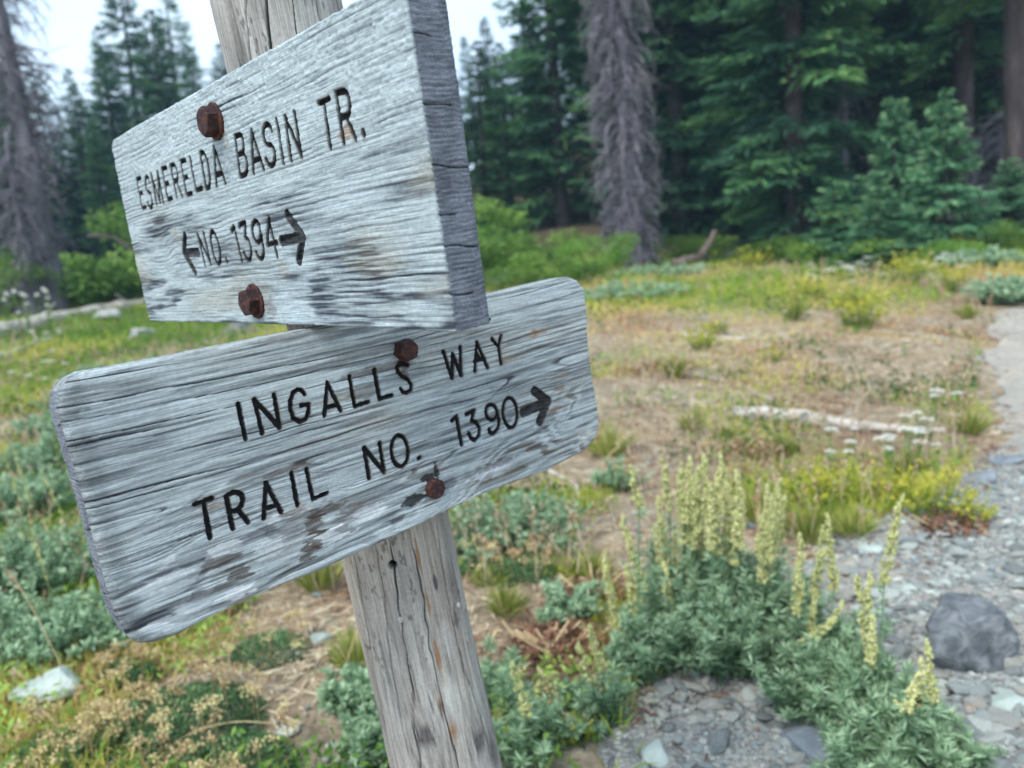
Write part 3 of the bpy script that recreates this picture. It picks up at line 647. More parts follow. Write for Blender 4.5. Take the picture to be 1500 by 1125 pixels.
lower = make_board(LOF, lower_out, 800, 310, LOWER, 0.0046, LO_ARROW, 0.0122, ring_lower,
                   lambda u, v: 0.0030 + 0.004 * sstep(0.05, 0.0, u) + 0.0006 * noise(u * 90, v * 90, 0, 77),
                   [(332, 803, 0.022, 0.007, pale, 0.9), (349, 868, 0.018, 0.007, pale, 0.8), (492, 782, 0.024, 0.010, pale, 0.8), (425, 752, 0.03, 0.005, pale, 0.7), (541, 752, 0.022, 0.010, pale, 0.7), (400, 800, 0.016, 0.010, pale, 0.6),
                    (720, 690, 0.03, 0.008, pale, 0.6), (680, 735, 0.03, 0.005, pale, 0.6), (800, 640, 0.02, 0.007, pale, 0.5), (245, 850, 0.03, 0.006, pale, 0.5),
                    (322, 822, 0.026, 0.006, brown, 0.85), (352, 838, 0.012, 0.008, brown, 0.85), (335, 855, 0.020, 0.004, (0.07, 0.06, 0.055), 0.8), (295, 872, 0.030, 0.004, (0.14, 0.13, 0.14), 0.6), (262, 905, 0.03, 0.006, pale, 0.5),
                    (470, 750, 0.024, 0.005, brown, 0.85), (459, 768, 0.009, 0.012, brown, 0.95), (462, 790, 0.007, 0.011, brown, 0.9), (452, 808, 0.010, 0.009, brown, 0.95), (436, 748, 0.018, 0.004, (0.14, 0.09, 0.05), 0.7), (425, 770, 0.012, 0.016, (0.17, 0.16, 0.17), 0.6),
                    (505, 762, 0.012, 0.014, (0.12, 0.11, 0.12), 0.75), (512, 745, 0.018, 0.005, (0.10, 0.08, 0.07), 0.7), (385, 780, 0.020, 0.005, (0.13, 0.12, 0.13), 0.7),
                    (245, 823, 0.006, 0.006, (0.62, 0.66, 0.70), 0.95), (415, 690, 0.026, 0.003, (0.10, 0.07, 0.06), 0.8), (365, 697, 0.02, 0.003, (0.10, 0.075, 0.065), 0.75), (450, 680, 0.02, 0.0025, (0.08, 0.06, 0.05), 0.7),
                    (780, 490, 0.006, 0.008, (0.30, 0.14, 0.04), 0.85), (790, 486, 0.010, 0.003, (0.30, 0.17, 0.06), 0.7), (748, 525, 0.014, 0.003, (0.22, 0.12, 0.07), 0.7), (818, 570, 0.012, 0.005, (0.16, 0.09, 0.045), 0.8),
                    (812, 600, 0.016, 0.004, (0.18, 0.10, 0.055), 0.8), (825, 550, 0.02, 0.003, (0.20, 0.13, 0.07), 0.7), (800, 615, 0.020, 0.004, (0.11, 0.09, 0.075), 0.7), (770, 650, 0.03, 0.004, (0.13, 0.10, 0.09), 0.7), (730, 680, 0.035, 0.0035, (0.12, 0.11, 0.12), 0.7),
                    (555, 540, 0.05, 0.005, (0.10, 0.085, 0.075), 0.7), (500, 583, 0.028, 0.006, (0.15, 0.11, 0.065), 0.6), (535, 575, 0.018, 0.008, (0.09, 0.075, 0.06), 0.7), (540, 515, 0.06, 0.005, (0.15, 0.15, 0.16), 0.6), (592, 538, 0.006, 0.010, (0.07, 0.035, 0.025), 0.9),  # long grey streak below the upper board: its soft shadow put in colour
                    (530, 740, 0.02, 0.003, (0.12, 0.10, 0.10), 0.6), (640, 690, 0.010, 0.010, (0.16, 0.14, 0.14), 0.6), (752, 709, 0.014, 0.003, (0.16, 0.07, 0.03), 0.9), (305, 745, 0.010, 0.004, (0.18, 0.12, 0.06), 0.7),
                    (860, 640, 0.02, 0.015, (0.50, 0.52, 0.51), 0.5), (200, 600, 0.06, 0.014, (0.46, 0.54, 0.59), 0.5)], 200,
                   pits=[(608, 733, 0.017, 0.006, 0.004), (627, 700, 0.012, 0.004, 0.003), (640, 690, 0.004, 0.010, 0.002)])

# -- bolts
def hex_bolt(frame, board, px, py, rhead, hhead, rwash, rot, sunk=0.0, sides=6):
    g = Geo()
    def ringv(r, z, k=6, a0=0.0, jit=0.0):
        return [(r * (1 + jit * random.uniform(-1, 1)) * math.cos(a0 + 2 * math.pi * i / k), r * (1 + jit * random.uniform(-1, 1)) * math.sin(a0 + 2 * math.pi * i / k), z) for i in range(k)]
    def stack(rings, k):
        V = [p for rg in rings for p in rg]; n = len(rings)
        Q = [[a * k + b, a * k + (b + 1) % k, (a + 1) * k + (b + 1) % k, (a + 1) * k + b] for a in range(n - 1) for b in range(k)]
        T = [[(n - 1) * k, (n - 1) * k + b, (n - 1) * k + b + 1] for b in range(1, k - 1)]
        g.add(V, T, Q)
    S = 4
    def hexr(r, z, rnd):                      # hexagon with S points per side, rounded towards a circle by rnd
        out = []
        for i in range(sides):
            a, b = (rot + 2 * math.pi * i / sides), (rot + 2 * math.pi * (i + 1) / sides)
            for s in range(S):
                t = s / S; x = math.cos(a) * (1 - t) + math.cos(b) * t; y = math.sin(a) * (1 - t) + math.sin(b) * t
                L = math.hypot(x, y); k = (1 - rnd) + rnd / L
                j = 1 + random.uniform(-.012, .012)
                out.append((r * x * k * j, r * y * k * j, z + random.uniform(-1, 1) * 0.0002))
        return out
    k = sides * S
    z0 = 0.003 - sunk
    stack([hexr(rhead, -0.004 - sunk, 0), hexr(rhead, z0 + hhead * 0.55, 0), hexr(rhead, z0 + hhead * 0.80, 0.0), hexr(rhead * 0.93, z0 + hhead * 0.95, 0.35), hexr(rhead * 0.80, z0 + hhead, 0.9), hexr(rhead * 0.30, z0 + hhead * 0.98, 1.0)], k)
    b = link('bolt', g.mesh('bolt', RUST, smooth=False)); b.parent = board
    c = frame.uv(px, py)
    b.location = (c[0], -c[1], 0)
    if rwash:
        g2 = g; g = Geo(); 
        kk = 28; stack([ringv(rwash, -0.001, kk, 0, 0.01), ringv(rwash, 0.0018, kk, 0, 0.01), ringv(rwash * 0.96, 0.0027, kk, 0, 0.01), ringv(rhead * 0.8, 0.0029, kk)], kk)
        w = link('bolt', g.mesh('washer', RUST, smooth=False)); w.name = 'washer'; w.parent = board; w.location = b.location
    return b
def front_fix(frame, px, py, h):             # shift so that the middle of the head (not its foot) projects to the pixel
    c = frame.uv(px, py); return px, py
hex_bolt(UPF, upper, 316, 178, 0.0138, 0.0105, 0.0172, 0.35)
hex_bolt(UPF, upper, 375, 441, 0.0138, 0.010, 0.0172, 0.1)
hex_bolt(LOF, lower, 590, 513, 0.0115, 0.010, 0, 0.2, 0.0, 6)
hex_bolt(LOF, lower, 635, 715, 0.0108, 0.008, 0, 0.5, 0.004, 8)

# -- post
NA, NL = 380, 760
Ltop = -0.22; Lbot = float(np.linalg.norm(base - PA)) + 0.06
pu = cam2w(np.array([1.0, 0, 0])); pu = unit(pu - PD * (pu @ PD)); pv = np.cross(PD, pu)   # pu: image right, pv
PM = Matrix(((pu[0], pv[0], PD[0], PA[0]), (pu[1], pv[1], PD[1], PA[1]), (pu[2], pv[2], PD[2], PA[2]), (0, 0, 0, 1)))
fz = np.concatenate([np.linspace(Ltop, 0.62, NL - 60), np.linspace(0.623, Lbot, 60)])
# the side towards the camera gets most of the columns
_back = np.array(PM.to_3x3().transposed() @ Vector(CAMP - (PA + PD * 0.3))); AC = math.atan2(_back[1], _back[0])
fa = np.concatenate([np.linspace(-1.75, 1.75, NA - 60), np.linspace(1.75, 2 * math.pi - 1.75, 62)[1:-1]])
AA, ZZ = np.meshgrid(fa, fz); a = AA.ravel(); z = ZZ.ravel()
cxn, syn = np.cos(a), np.sin(a)
def post_feat(px, py):                        # (angle from the camera side, height) of the post surface seen at a pixel
    d = ray(px, py); o = CAMP - PA; dp = d - PD * (d @ PD); op = o - PD * (o @ PD)
    aa, bb, cc = dp @ dp, 2 * dp @ op, op @ op - R_POST ** 2; D = max(bb * bb - 4 * aa * cc, 0); t = (-bb - math.sqrt(D)) / (2 * aa)
    p = o + d * t; return math.atan2(p @ pv, p @ pu) - AC, p @ PD
def angd(x): return (x + math.pi) % (2 * math.pi) - math.pi
knots = [(622, 1078, 0.011, 0.0085), (700, 1084, 0.008, 0.012)]
awarp = a.copy(); kd = np.full(len(a), 9.0)
for px, py, rx, rz in knots:
    ka, kz = post_feat(px, py); da = angd(a - ka) * R_POST; dz = z - kz
    awarp = awarp + np.sign(da) * -0.30 * np.exp(-((np.abs(da) - 0.0) / 0.018) ** 2) * np.exp(-(dz / 0.03) ** 2) * np.clip(np.abs(da) / 0.01, 0, 1)
    kd = np.minimum(kd, np.sqrt((da / rx) ** 2 + (dz / rz) ** 2))
s_ = awarp * R_POST
fibp = fbm(s_ * 700, z * 22, 0, 71, 3); fibq = fbm(s_ * 220, z * 8, 0, 72, 3); blot = fbm(s_ * 40, z * 9, 0, 73, 4)
Hp = 0.0003 * fibp + 0.0007 * fibq + 0.0022 * fbm(cxn * 1.5, syn * 1.5, z * 5, 74, 3)
dk = np.clip(0.30 - 0.35 * fibp - 0.45 * fibq - 0.55 * blot, 0, 1)
Cp = lerp3((0.44, 0.435, 0.415), (0.11, 0.10, 0.098), dk)
warmz = np.clip(0.6 + fbm(s_ * 25, z * 4, 0, 75, 3), 0, 1.2) * sstep(0.35, 0.5, z)
Cp = Cp * (1 - 0.35 * warmz[:, None]) + np.array([0.33, 0.26, 0.19]) * 0.35 * warmz[:, None]
# drying checks followed down the photo
cracks = [([(572, 795), (577, 828), (586, 908), (596, 960), (605, 1020), (606, 1060), (615, 1105), (620, 1160)], 0.0010, 1.0), ([(520, 815), (530, 880), (548, 985), (560, 1040), (575, 1110), (585, 1170)], 0.0010, 0.8),
          ([(640, 760), (650, 830), (662, 900), (680, 980), (700, 1040), (712, 1085)], 0.0011, 0.8), ([(602, 790), (617, 850), (630, 950), (645, 1010), (655, 1060), (672, 1125)], 0.0010, 0.8),
          ([(550, 800), (562, 870), (570, 960), (585, 1050)], 0.0007, 0.5), ([(388, -40), (392, 20), (398, 95)], 0.0016, 0.9), ([(424, -40), (432, 10), (440, 90)], 0.0008, 0.7), ([(355, -40), (362, 20), (370, 95)], 0.0007, 0.5), ([(460, -40), (468, 20)], 0.0007, 0.5)]
cdist = np.zeros(len(a))
for pts, wd, st in cracks:
    F_ = np.array([post_feat(*p) for p in pts]); F_ = F_[np.argsort(F_[:, 1])]
    ca = np.interp(z, F_[:, 1], F_[:, 0]) + 0.02 * noise(z * 60, z * 0, 0, int(pts[0][0])); inr = sstep(F_[0, 1] - 0.01, F_[0, 1] + 0.02, z) * sstep(F_[-1, 1] + 0.02, F_[-1, 1] - 0.01, z)
    dd = np.abs(angd(a - ca)) * R_POST; wz = wd * (0.6 + 0.5 * noise(z * 25, z * 0, 0, int(pts[0][0]) + 1))
    m = (1 - sstep(wz * 0.35, wz * 0.9 + 0.0004, dd)) * inr * st; Hp -= 0.005 * m; Cp = Cp * (1 - 0.92 * m[:, None]) + np.array([0.012, 0.011, 0.012]) * 0.92 * m[:, None]
# hairline checks everywhere
hl = fbm(s_ * 150 + 0.6 * noise(z * 9, z * 0, 0, 80), z * 2.2, 0, 79, 2); m = (1 - sstep(0.0, 0.012, np.abs(hl))) * np.clip(0.5 + fbm(s_ * 20, z * 6, 0, 81, 2), 0, 1) * 0.6
Hp -= 0.0012 * m; Cp *= (1 - 0.6 * m)[:, None]
def post_blob(px, py, ra, rz, colr, st, wob=0.5):
    global Cp
    ka, kz = post_feat(px, py); d = np.sqrt((angd(a - ka) * R_POST / ra) ** 2 + ((z - kz) / rz) ** 2) + wob * fbm(s_ * 120, z * 60, 0, int(px), 3)
    m = st * (1 - sstep(0.5, 1.1, d)); Cp = Cp * (1 - m[:, None]) + np.array(colr) * m[:, None]
for px, py, ra, rz in ((628, 885, 0.0022, 0.020), (641, 960, 0.0025, 0.028), (662, 1068, 0.006, 0.014), (645, 1030, 0.003, 0.018), (612, 810, 0.002, 0.03)):
    post_blob(px, py, ra, rz, (0.26, 0.125, 0.04), 0.8)
post_blob(662, 1020, 0.010, 0.034, (0.50, 0.50, 0.47), 0.8); post_blob(655, 940, 0.008, 0.028, (0.46, 0.46, 0.44), 0.6)
post_blob(548, 1040, 0.012, 0.03, (0.07, 0.07, 0.08), 0.6); post_blob(720, 1100, 0.014, 0.03, (0.09, 0.08, 0.08), 0.6); post_blob(638, 855, 0.003, 0.010, (0.04, 0.04, 0.05), 0.8); post_blob(668, 905, 0.004, 0.012, (0.05, 0.05, 0.06), 0.7)
sp = 0.6 * sstep(0.40, 0.52, fbm(s_ * 260, z * 110, 0, 84, 2)) * sstep(0.0, 0.3, fbm(s_ * 30, z * 12, 0, 85, 2)) * 0.8; Cp *= (1 - sp)[:, None]
km = 1 - sstep(0.8, 1.05, kd + 0.15 * noise(s_ * 300, z * 300, 0, 82)); rng_ = 0.5 + 0.5 * np.sin(kd * 26 + 0.8 * noise(s_ * 200, z * 200, 0, 83)); outl = np.exp(-((kd - 1.02) / 0.07) ** 2); Cp = Cp * (1 - 0.8 * outl[:, None])
Cp = Cp * (1 - km[:, None]) + (np.array([0.125, 0.12, 0.12]) * (0.65 + 0.6 * rng_[:, None])) * km[:, None]
halo = np.exp(-np.clip(kd - 1, 0, 9) / 0.35) * (0.5 + 0.5 * np.sin(kd * 14)) * (kd > 1) * 0.5; Cp *= (1 - halo)[:, None]
Hp += 0.0016 * np.exp(-np.clip(kd - 0.9, 0, 9) / 1.2) - 0.0012 * km
ka, kz = post_feat(575, 828); d = np.sqrt((angd(a - ka) * R_POST) ** 2 + (z - kz) ** 2); m = 1 - sstep(0.0040, 0.0050, d); Hp -= 0.014 * m; Cp = Cp * (1 - m[:, None]) + np.array([0.015, 0.013, 0.012]) * m[:, None]
rad = R_POST * (1.0 + 0.03 * sstep(0.5, 1.0, z)) + Hp
Vp = np.stack([rad * np.cos(a + AC), rad * np.sin(a + AC), z], 1); NAa = len(fa)
i = np.arange(len(fz) - 1)[:, None] * NAa + np.arange(NAa)[None]; i2 = np.arange(len(fz) - 1)[:, None] * NAa + (np.arange(NAa)[None] + 1) % NAa
Qp = np.stack([i, i2, i2 + NAa, i + NAa], -1).reshape(-1, 4)
Vp = np.concatenate([Vp, [[0, 0, Ltop - 0.008], [0, 0, Lbot]]]); Cp = np.concatenate([Cp, [[0.2, 0.2, 0.2]] * 2]); nn = len(Vp)
ar = np.arange(NAa); T1 = np.stack([np.roll(ar, -1), ar, np.full(NAa, nn - 2)], -1); bb0 = (len(fz) - 1) * NAa; T2 = np.stack([bb0 + ar, bb0 + np.roll(ar, -1), np.full(NAa, nn - 1)], -1)
post = link('post', mesh_np('post', Vp, [Qp[:, ::-1], np.concatenate([T1, T2])], POST_MAT, {'wood': Cp})); under(post, PM)
for px, py in ((587, 908), (672, 886)):
    ka, kz = post_feat(px, py); g = Geo(); kk = 12
    R_ = [(0.0030, -0.002), (0.0030, 0.0008), (0.0024, 0.0016), (0.0012, 0.0018), (0.0010, 0.0008)]
    V = [(r * math.cos(2 * math.pi * q / kk), r * math.sin(2 * math.pi * q / kk), h) for r, h in R_ for q in range(kk)]
    g.add(V, [[4 * kk, 4 * kk + b, 4 * kk + b + 1] for b in range(1, kk - 1)], [[r * kk + b, r * kk + (b + 1) % kk, (r + 1) * kk + (b + 1) % kk, (r + 1) * kk + b] for r in range(4) for b in range(kk)])
    sc = link('screw', g.mesh('screw', SCREW, smooth=True), parent=post)
    nrm = Vector((math.cos(ka + AC), math.sin(ka + AC), 0)); sc.location = nrm * (R_POST - 0.0005) + Vector((0, 0, kz)); sc.rotation_euler = nrm.to_track_quat('Z', 'Y').to_euler()
print('signpost done')

# ------------------------------------------------------------------ forest
def conifer_crown(geo, H, Rb, cb, seed, droop=0.25, dens=1.0, tw=0.05, spacing=0.23, lift=0.35, gap=0.1):
    r = np.random.default_rng(seed); B, Dr, Ln, Wd, Tn = [], [], [], [], []
    z = cb
    while z < H - 0.05:
        f = (z - cb) / (H - cb)
        for k in range(r.integers(4, 7)):
            if r.random() < gap: continue
            az = r.uniform(0, 2 * math.pi); L = Rb * ((1 - f) ** 0.75 + 0.04) * r.uniform(0.6, 1.12)
            if f < 0.12: L *= 0.75
            el = lift * (f * 2.2 - 0.8) + r.uniform(-0.15, 0.15)
            h = np.array([math.cos(az), math.sin(az), 0]); base = np.array([0, 0, z + r.uniform(-0.1, 0.1)])
            n = max(4, int(L / 0.085 * dens)); s = np.linspace(0.12, 1, n)
            ax = base + h * (s * L * math.cos(el))[:, None] + np.array([0, 0, 1.0]) * (s * L * math.sin(el) - droop * L * s ** 1.5 * 0.6 + droop * 0.35 * L * s ** 3)[:, None]
            side = np.array([-h[1], h[0], 0])
            bt = r.uniform(0.1, 0.75)
            for sg in (-1, 1):
                tl = (0.42 * L * (1 - s) ** 0.8 + 0.10 + 0.05 * min(L, 1)) * r.uniform(0.6, 1.15, n)
                d = unit(h * 0.75 + side * sg * r.uniform(0.6, 1.0, n)[:, None] + np.array([0, 0, 1.0]) * r.uniform(-0.45, 0.05, n)[:, None])
                for off, ls in ((0, 1.0), (0.35, 0.6), (0.62, 0.5)):
                    p = ax + d * (tl * off)[:, None]
                    dd = unit(d + r.normal(0, 0.28 if off else 0.08, (n, 3)) + (h * 0.4 if off else 0))
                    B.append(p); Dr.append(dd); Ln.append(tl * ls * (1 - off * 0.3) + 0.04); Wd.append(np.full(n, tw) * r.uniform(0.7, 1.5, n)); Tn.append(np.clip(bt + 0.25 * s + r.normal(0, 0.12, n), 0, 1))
        z += spacing * r.uniform(0.6, 1.4)
    # leader
    n = 6; B.append(np.tile([0, 0, H - 0.3], (n, 1))); Dr.append(unit(np.array([0, 0, 1.0]) + r.normal(0, 0.15, (n, 3)))); Ln.append(np.full(n, 0.35)); Wd.append(np.full(n, tw)); Tn.append(np.full(n, 0.6))
    B, Dr, Ln, Wd, Tn = map(np.concatenate, (B, Dr, Ln, Wd, Tn))
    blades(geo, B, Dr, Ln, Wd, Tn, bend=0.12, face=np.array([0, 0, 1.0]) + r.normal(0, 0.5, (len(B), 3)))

def trunk_geo(geo, H, r0, seed, lean=0.0, k=9):
    r = np.random.default_rng(seed); s = np.linspace(0, 1, 14)
    P = np.stack([0.05 * np.sin(s * 3 + seed) * H * 0.05 + lean * s, 0.04 * np.cos(s * 4) * s, s * H - 0.3], 1)
    geo.tube(P, r0 * (1 - s) ** 0.85 * (1 + 0.5 * np.exp(-s * H / 0.4)) + 0.008, k)

CONIFERS = []
def make_conifer(kind, H, Rb, cb, r0, seed, **kw):
    g = Geo(); conifer_crown(g, H, Rb, cb, seed, **kw)
    t = Geo(); trunk_geo(t, H, r0, seed)
    # dead lower limbs on the bare part of the trunk
    r = np.random.default_rng(seed + 50)
    for q in range(int(cb * 7)):
        z = r.uniform(0.6, cb + 1); az = r.uniform(0, 6.28); L = r.uniform(0.3, 1.0); h = np.array([math.cos(az), math.sin(az), 0]); s = np.linspace(0, 1, 4)
        t.tube(np.array([0, 0, z]) + h * (s * L)[:, None] + np.array([0, 0, -1.0]) * (0.3 * L * s ** 2)[:, None], 0.014 * (1 - s * 0.8), 3)
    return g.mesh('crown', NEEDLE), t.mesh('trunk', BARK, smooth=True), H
CONIFERS = [make_conifer(0, 15, 2.1, 0.7, 0.19, 1), make_conifer(0, 16, 1.7, 2.4, 0.17, 2), make_conifer(0, 14, 2.4, 0.4, 0.20, 3, droop=0.45),
            make_conifer(0, 18, 1.9, 3.4, 0.22, 4, droop=0.4), make_conifer(0, 13, 1.35, 0.5, 0.13, 5, dens=1.1), make_conifer(0, 15, 1.25, 1.2, 0.13, 6, droop=0.35, gap=0.2)]
def place_conifer(v, px, d, H=None, top=None, label=None, group=None, rz=None, wide=1.0):
    b = on_ground(px, d)
    if top is not None:
        vv = ray(px, top); H = (CAMP + vv * (d / vv[1]))[2] - b[2]
    cm, tm, H0 = CONIFERS[v]; s = H / H0
    e = empty('conifer', b - [0, 0, 0.05], rz if rz is not None else random.uniform(0, 6.28), (s * wide, s * wide, s), (math.radians(random.uniform(-1.5, 1.5)), math.radians(random.uniform(-1.5, 1.5))), label=label, cat='tree', group=group)
    link('trunk', tm, parent=e); link('crown', cm, parent=e)
    return e

NAMED = [
    (0, 108, 30, dict(top=95), 'broad dark conifer just right of the left dead tree, under the sky gap'),
    (2, 150, 28, dict(top=118), 'full dark conifer filling the bottom of the left sky gap'),
    (0, 205, 30, dict(top=30), 'dense conifer left of the tallest one against the sky'),
    (0, 266, 29, dict(top=5), 'dense conifer directly right of the tallest pointed one at left'),
    (2, 60, 26, dict(top=60), 'wide conifer crown showing through the branches of the left dead tree'),
    (0, 238, 34, dict(top=-60), 'tall pointed dark conifer against the pale sky, left of the grey post'),
    (2, 292, 37, dict(top=-25), 'narrow conifer against the sky just left of the post top'),
    (0, 318, 33, dict(top=62), 'shorter conifer peeping out between the sky and the post'),
    (5, 150, 40, dict(top=95), 'distant low conifer in the sky gap beside the left dead tree'),
    (4, 195, 44, dict(top=70), 'small distant conifer top in the sky gap left of the tallest conifer'),
    (5, 122, 30, dict(top=150), 'conifer close behind the left dead tree, lower than its neighbours'),
    (0, 175, 25, dict(top=170), 'broad dark conifer low behind the upper sign board end'),
    (2, 20, 22, dict(top=20), 'dense dark conifer at the left picture edge behind the dead tree'),
    (5, 668, 30, dict(top=-40), 'slim green conifer just right of the upper board end, sky behind its top'),
    (4, 738, 34, dict(top=22), 'conifer whose pointed top stands in the bright sky gap above the meadow'),
    (5, 712, 30, dict(top=50), 'light green conifer below the sky gap, left of the one with pointed top'),
    (4, 790, 27, dict(top=-30), 'conifer right of the bright sky gap, behind the green bank'),
    (0, 830, 20, dict(H=14), 'dark conifer just left of the shaggy grey dead tree'),
    (2, 1005, 17.5, dict(H=14), 'dark conifer with drooping boughs just right of the shaggy grey dead tree'),
    (2, 1165, 15.0, dict(H=13), 'large conifer with drooping layered green boughs reaching nearly to the ground'),
    (0, 1275, 18.5, dict(H=15), 'dark conifer behind the pair of young blue-green firs'),
    (3, 1412, 17.0, dict(H=19), 'tall conifer with a bare dark lower trunk behind the right young fir'),
    (3, 1068, 19.0, dict(H=18), 'conifer with bare thin trunk right of the leaning broken log'),
    (1, 1042, 18.0, dict(H=15), 'thin dark trunk conifer above the leaning broken log'),
    (0, 1350, 20.0, dict(H=16), 'dense dark conifer filling the gap between the two young firs'),
]
for v, px, d, kw, lab in NAMED: place_conifer(v, px, d, label=lab, wide=(1.0 if 'top' not in kw else (1.9 if v in (1, 4, 5) else 1.5)), **kw)
b = on_ground(1492, 12.5)
bt = empty('conifer', b, 0.4, 1.0, (0, math.radians(-1.5)), label='thick dark straight trunk conifer at the right picture edge', cat='tree')
g = Geo(); trunk_geo(g, 20, 0.20, 9, k=14); link('trunk', g.mesh('trunk', BARK, smooth=True), parent=bt)
g = Geo(); conifer_crown(g, 20, 2.4, 4.2, 19, droop=0.4, dens=0.8); link('crown', g.mesh('crown', NEEDLE), parent=bt)
rt = random.Random(8); done = []
for row, (d0, n) in enumerate(((18, 22), (22, 24), (27, 30), (34, 36), (43, 36))):
    for k in range(n):
        px = -420 + (k + rt.uniform(0.2, 0.8)) / n * 2400; d = d0 + rt.uniform(-2.0, 2.5)
        if px < 345 or 345 <= px < 640:
            if d < 24 and px > -60: continue
            kw = dict(top=rt.uniform(130, 240) if 100 < px < 345 else rt.uniform(20, 140), wide=1.8); v = rt.choice((4, 5, 0))
        elif px < 850:
            if d < 19.5: continue
            kw = dict(top=rt.uniform(15, 110) if px < 690 or px > 790 else rt.uniform(45, 130), wide=1.9); v = rt.choice((4, 5, 0))
        else:
            kw = dict(H=rt.uniform(13, 19)); v = rt.choice((0, 1, 2, 3, 3, 1))
        back = row >= 3
        if px < 130: rg = ('distant ' if back else 'dark ', 'conifer in the forest behind the grey dead tree at the left edge')
        elif px < 345: rg = ('distant ' if back else 'dark ', 'conifer in the crowd between the left dead tree and the post')
        elif px < 650: rg = ('distant ' if back else 'dark ', 'conifer standing behind the post and sign boards')
        elif px < 900: rg = ('distant ' if back else 'dark ', 'conifer in the crowd below the bright sky gap right of the upper board')
        elif px < 1200: rg = ('deep shaded back row ' if back else 'dark ', 'conifer crowded right of the shaggy grey dead tree')
        else: rg = ('deep shaded back row ' if back else 'dark ', 'conifer in the forest behind the young firs at right')
        lb = rg[0] + rg[1]; place_conifer(v, px, d, group=lb.replace('conifer', 'conifers', 1), label=lb, **kw)

# young blue-green firs
def young(seed, H, R):
    g = Geo(); conifer_crown(g, H, R, 0.12, seed, droop=0.12, dens=1.7, tw=0.030, spacing=0.085, lift=0.45, gap=0.02)
    t = Geo(); trunk_geo(t, H, 0.03, seed, k=6); return g.mesh('crown', YNEEDLE), t.mesh('trunk', BARK, smooth=True)
YF = [young(31, 2.6, 0.80), young(32, 2.2, 0.75)]
for k, px, d, top, lab, w in ((1, 1312, 12.0, 148, 'young blue-green fir with slim pointed top, left of the pair', 0.85), (0, 1385, 11.2, 138, 'young blue-green fir with bright tiered branches, right of the pair', 1.0),
                              (1, 1290, 10.8, 275, 'low bushy young fir in front of the pair of young firs', 1.9), (1, 1478, 12.2, 235, 'small young fir beside the thick trunk at the right edge', 1.2), (0, 1225, 12.0, 262, 'low young fir under the drooping boughs of the large conifer', 1.6)):
    b = on_ground(px, d); vv = ray(px, top); H = (CAMP + vv * (d / vv[1]))[2] - b[2]; H0 = 2.6 if k == 0 else 2.2; s = H / H0
    e = empty('young_fir', b, random.uniform(0, 6), (s * w, s * w, s), label=lab, cat='tree'); link('trunk', YF[k][1], parent=e); link('crown', YF[k][0], parent=e)

# dead trees hung with bare drooping twigs
def snag(name, px, d, H, r0, reach, zr, n, seed, label, lean=(0, 0), openness=1.0):
    b = on_ground(px, d); e = empty(name, b, 0, 1.0, lean, label=label, cat='dead tree')
    t = Geo(); s = np.linspace(0, 1, 18); t.tube(np.stack([0.06 * np.sin(s * 5), 0 * s, s * H - 0.3], 1), r0 * (1 - 0.75 * s) + 0.12 * np.exp(-s * H / 0.35), 12)
    link('trunk', t.mesh('trunk', DEADW, smooth=True), parent=e)
    g = Geo(); r = np.random.default_rng(seed)
    for q in range(n):
        z = r.uniform(*zr); az = r.uniform(0, 6.28); L = reach(z) * r.uniform(0.55, 1.1); h = np.array([math.cos(az), math.sin(az), 0]); s = np.linspace(0, 1, 6)
        sag = r.uniform(0.2, 1.5) * L * openness
        P = np.array([0, 0, z]) + h * (r0 * 0.5 + L * np.sin(s * 1.4))[:, None] + np.array([0, 0, 1.0]) * (0.12 * L * s - sag * s ** 1.8)[:, None]
        g.tube(P, 0.017 * (1 - s * 0.8) + 0.003, 4, r.uniform(0, 1), cap=False)
        for w in range(r.integers(5, 9)):
            f = r.uniform(0.2, 1.0); p0 = P[int(f * 5)]; l = r.uniform(0.12, 0.55) * (0.5 + L * 0.5); dd = unit(h * r.uniform(-0.4, 0.8) + r.normal(0, 0.75, 3) + np.array([0, 0, -0.7])); s3 = np.linspace(0, 1, 4)
            g.tube(p0 + dd * (s3 * l)[:, None] + r.normal(0, 0.03, (4, 3)) * s3[:, None], 0.007 * (1 - s3 * 0.7) + 0.0015, 3, r.uniform(0, 1), cap=False)
    link('bare_boughs', g.mesh('bare_boughs', DEADW, smooth=False), parent=e)
    return e
snag('dead_tree', 928, 13.2, 10, 0.20, lambda z: 0.38 + 0.10 * min(1, z / 2.5), (0.1, 8), 900, 3, 'shaggy grey dead tree hung with bare drooping twigs, right of the boards', (0, math.radians(-1.0)))
snag('dead_tree', 82, 13.8, 10, 0.20, lambda z: 0.26 + 0.45 * min(1, max(0, z - 0.8) / 4.0), (0.6, 9), 400, 4, 'grey dead tree with wide tangled bare branches at the left picture edge', (0, math.radians(-2.0)), 0.9)
snag('dead_tree', 42, 13.2, 3.4, 0.09, lambda z: 0.30, (0.1, 2.7), 110, 5, 'short grey dead sapling leaning in front of the left dead tree', (0, math.radians(3)))
snag('dead_tree', 1236, 16.5, 9, 0.08, lambda z: 0.5, (1.0, 8), 90, 6, 'thin pale dead stem among the dark conifers above the large drooping one', (0, 0))
snag('dead_tree', 1432, 14.8, 3.0, 0.05, lambda z: 0.7, (0.3, 2.2), 70, 7, 'pale broken dead branches sticking up right of the young firs', (0.1, math.radians(14)))

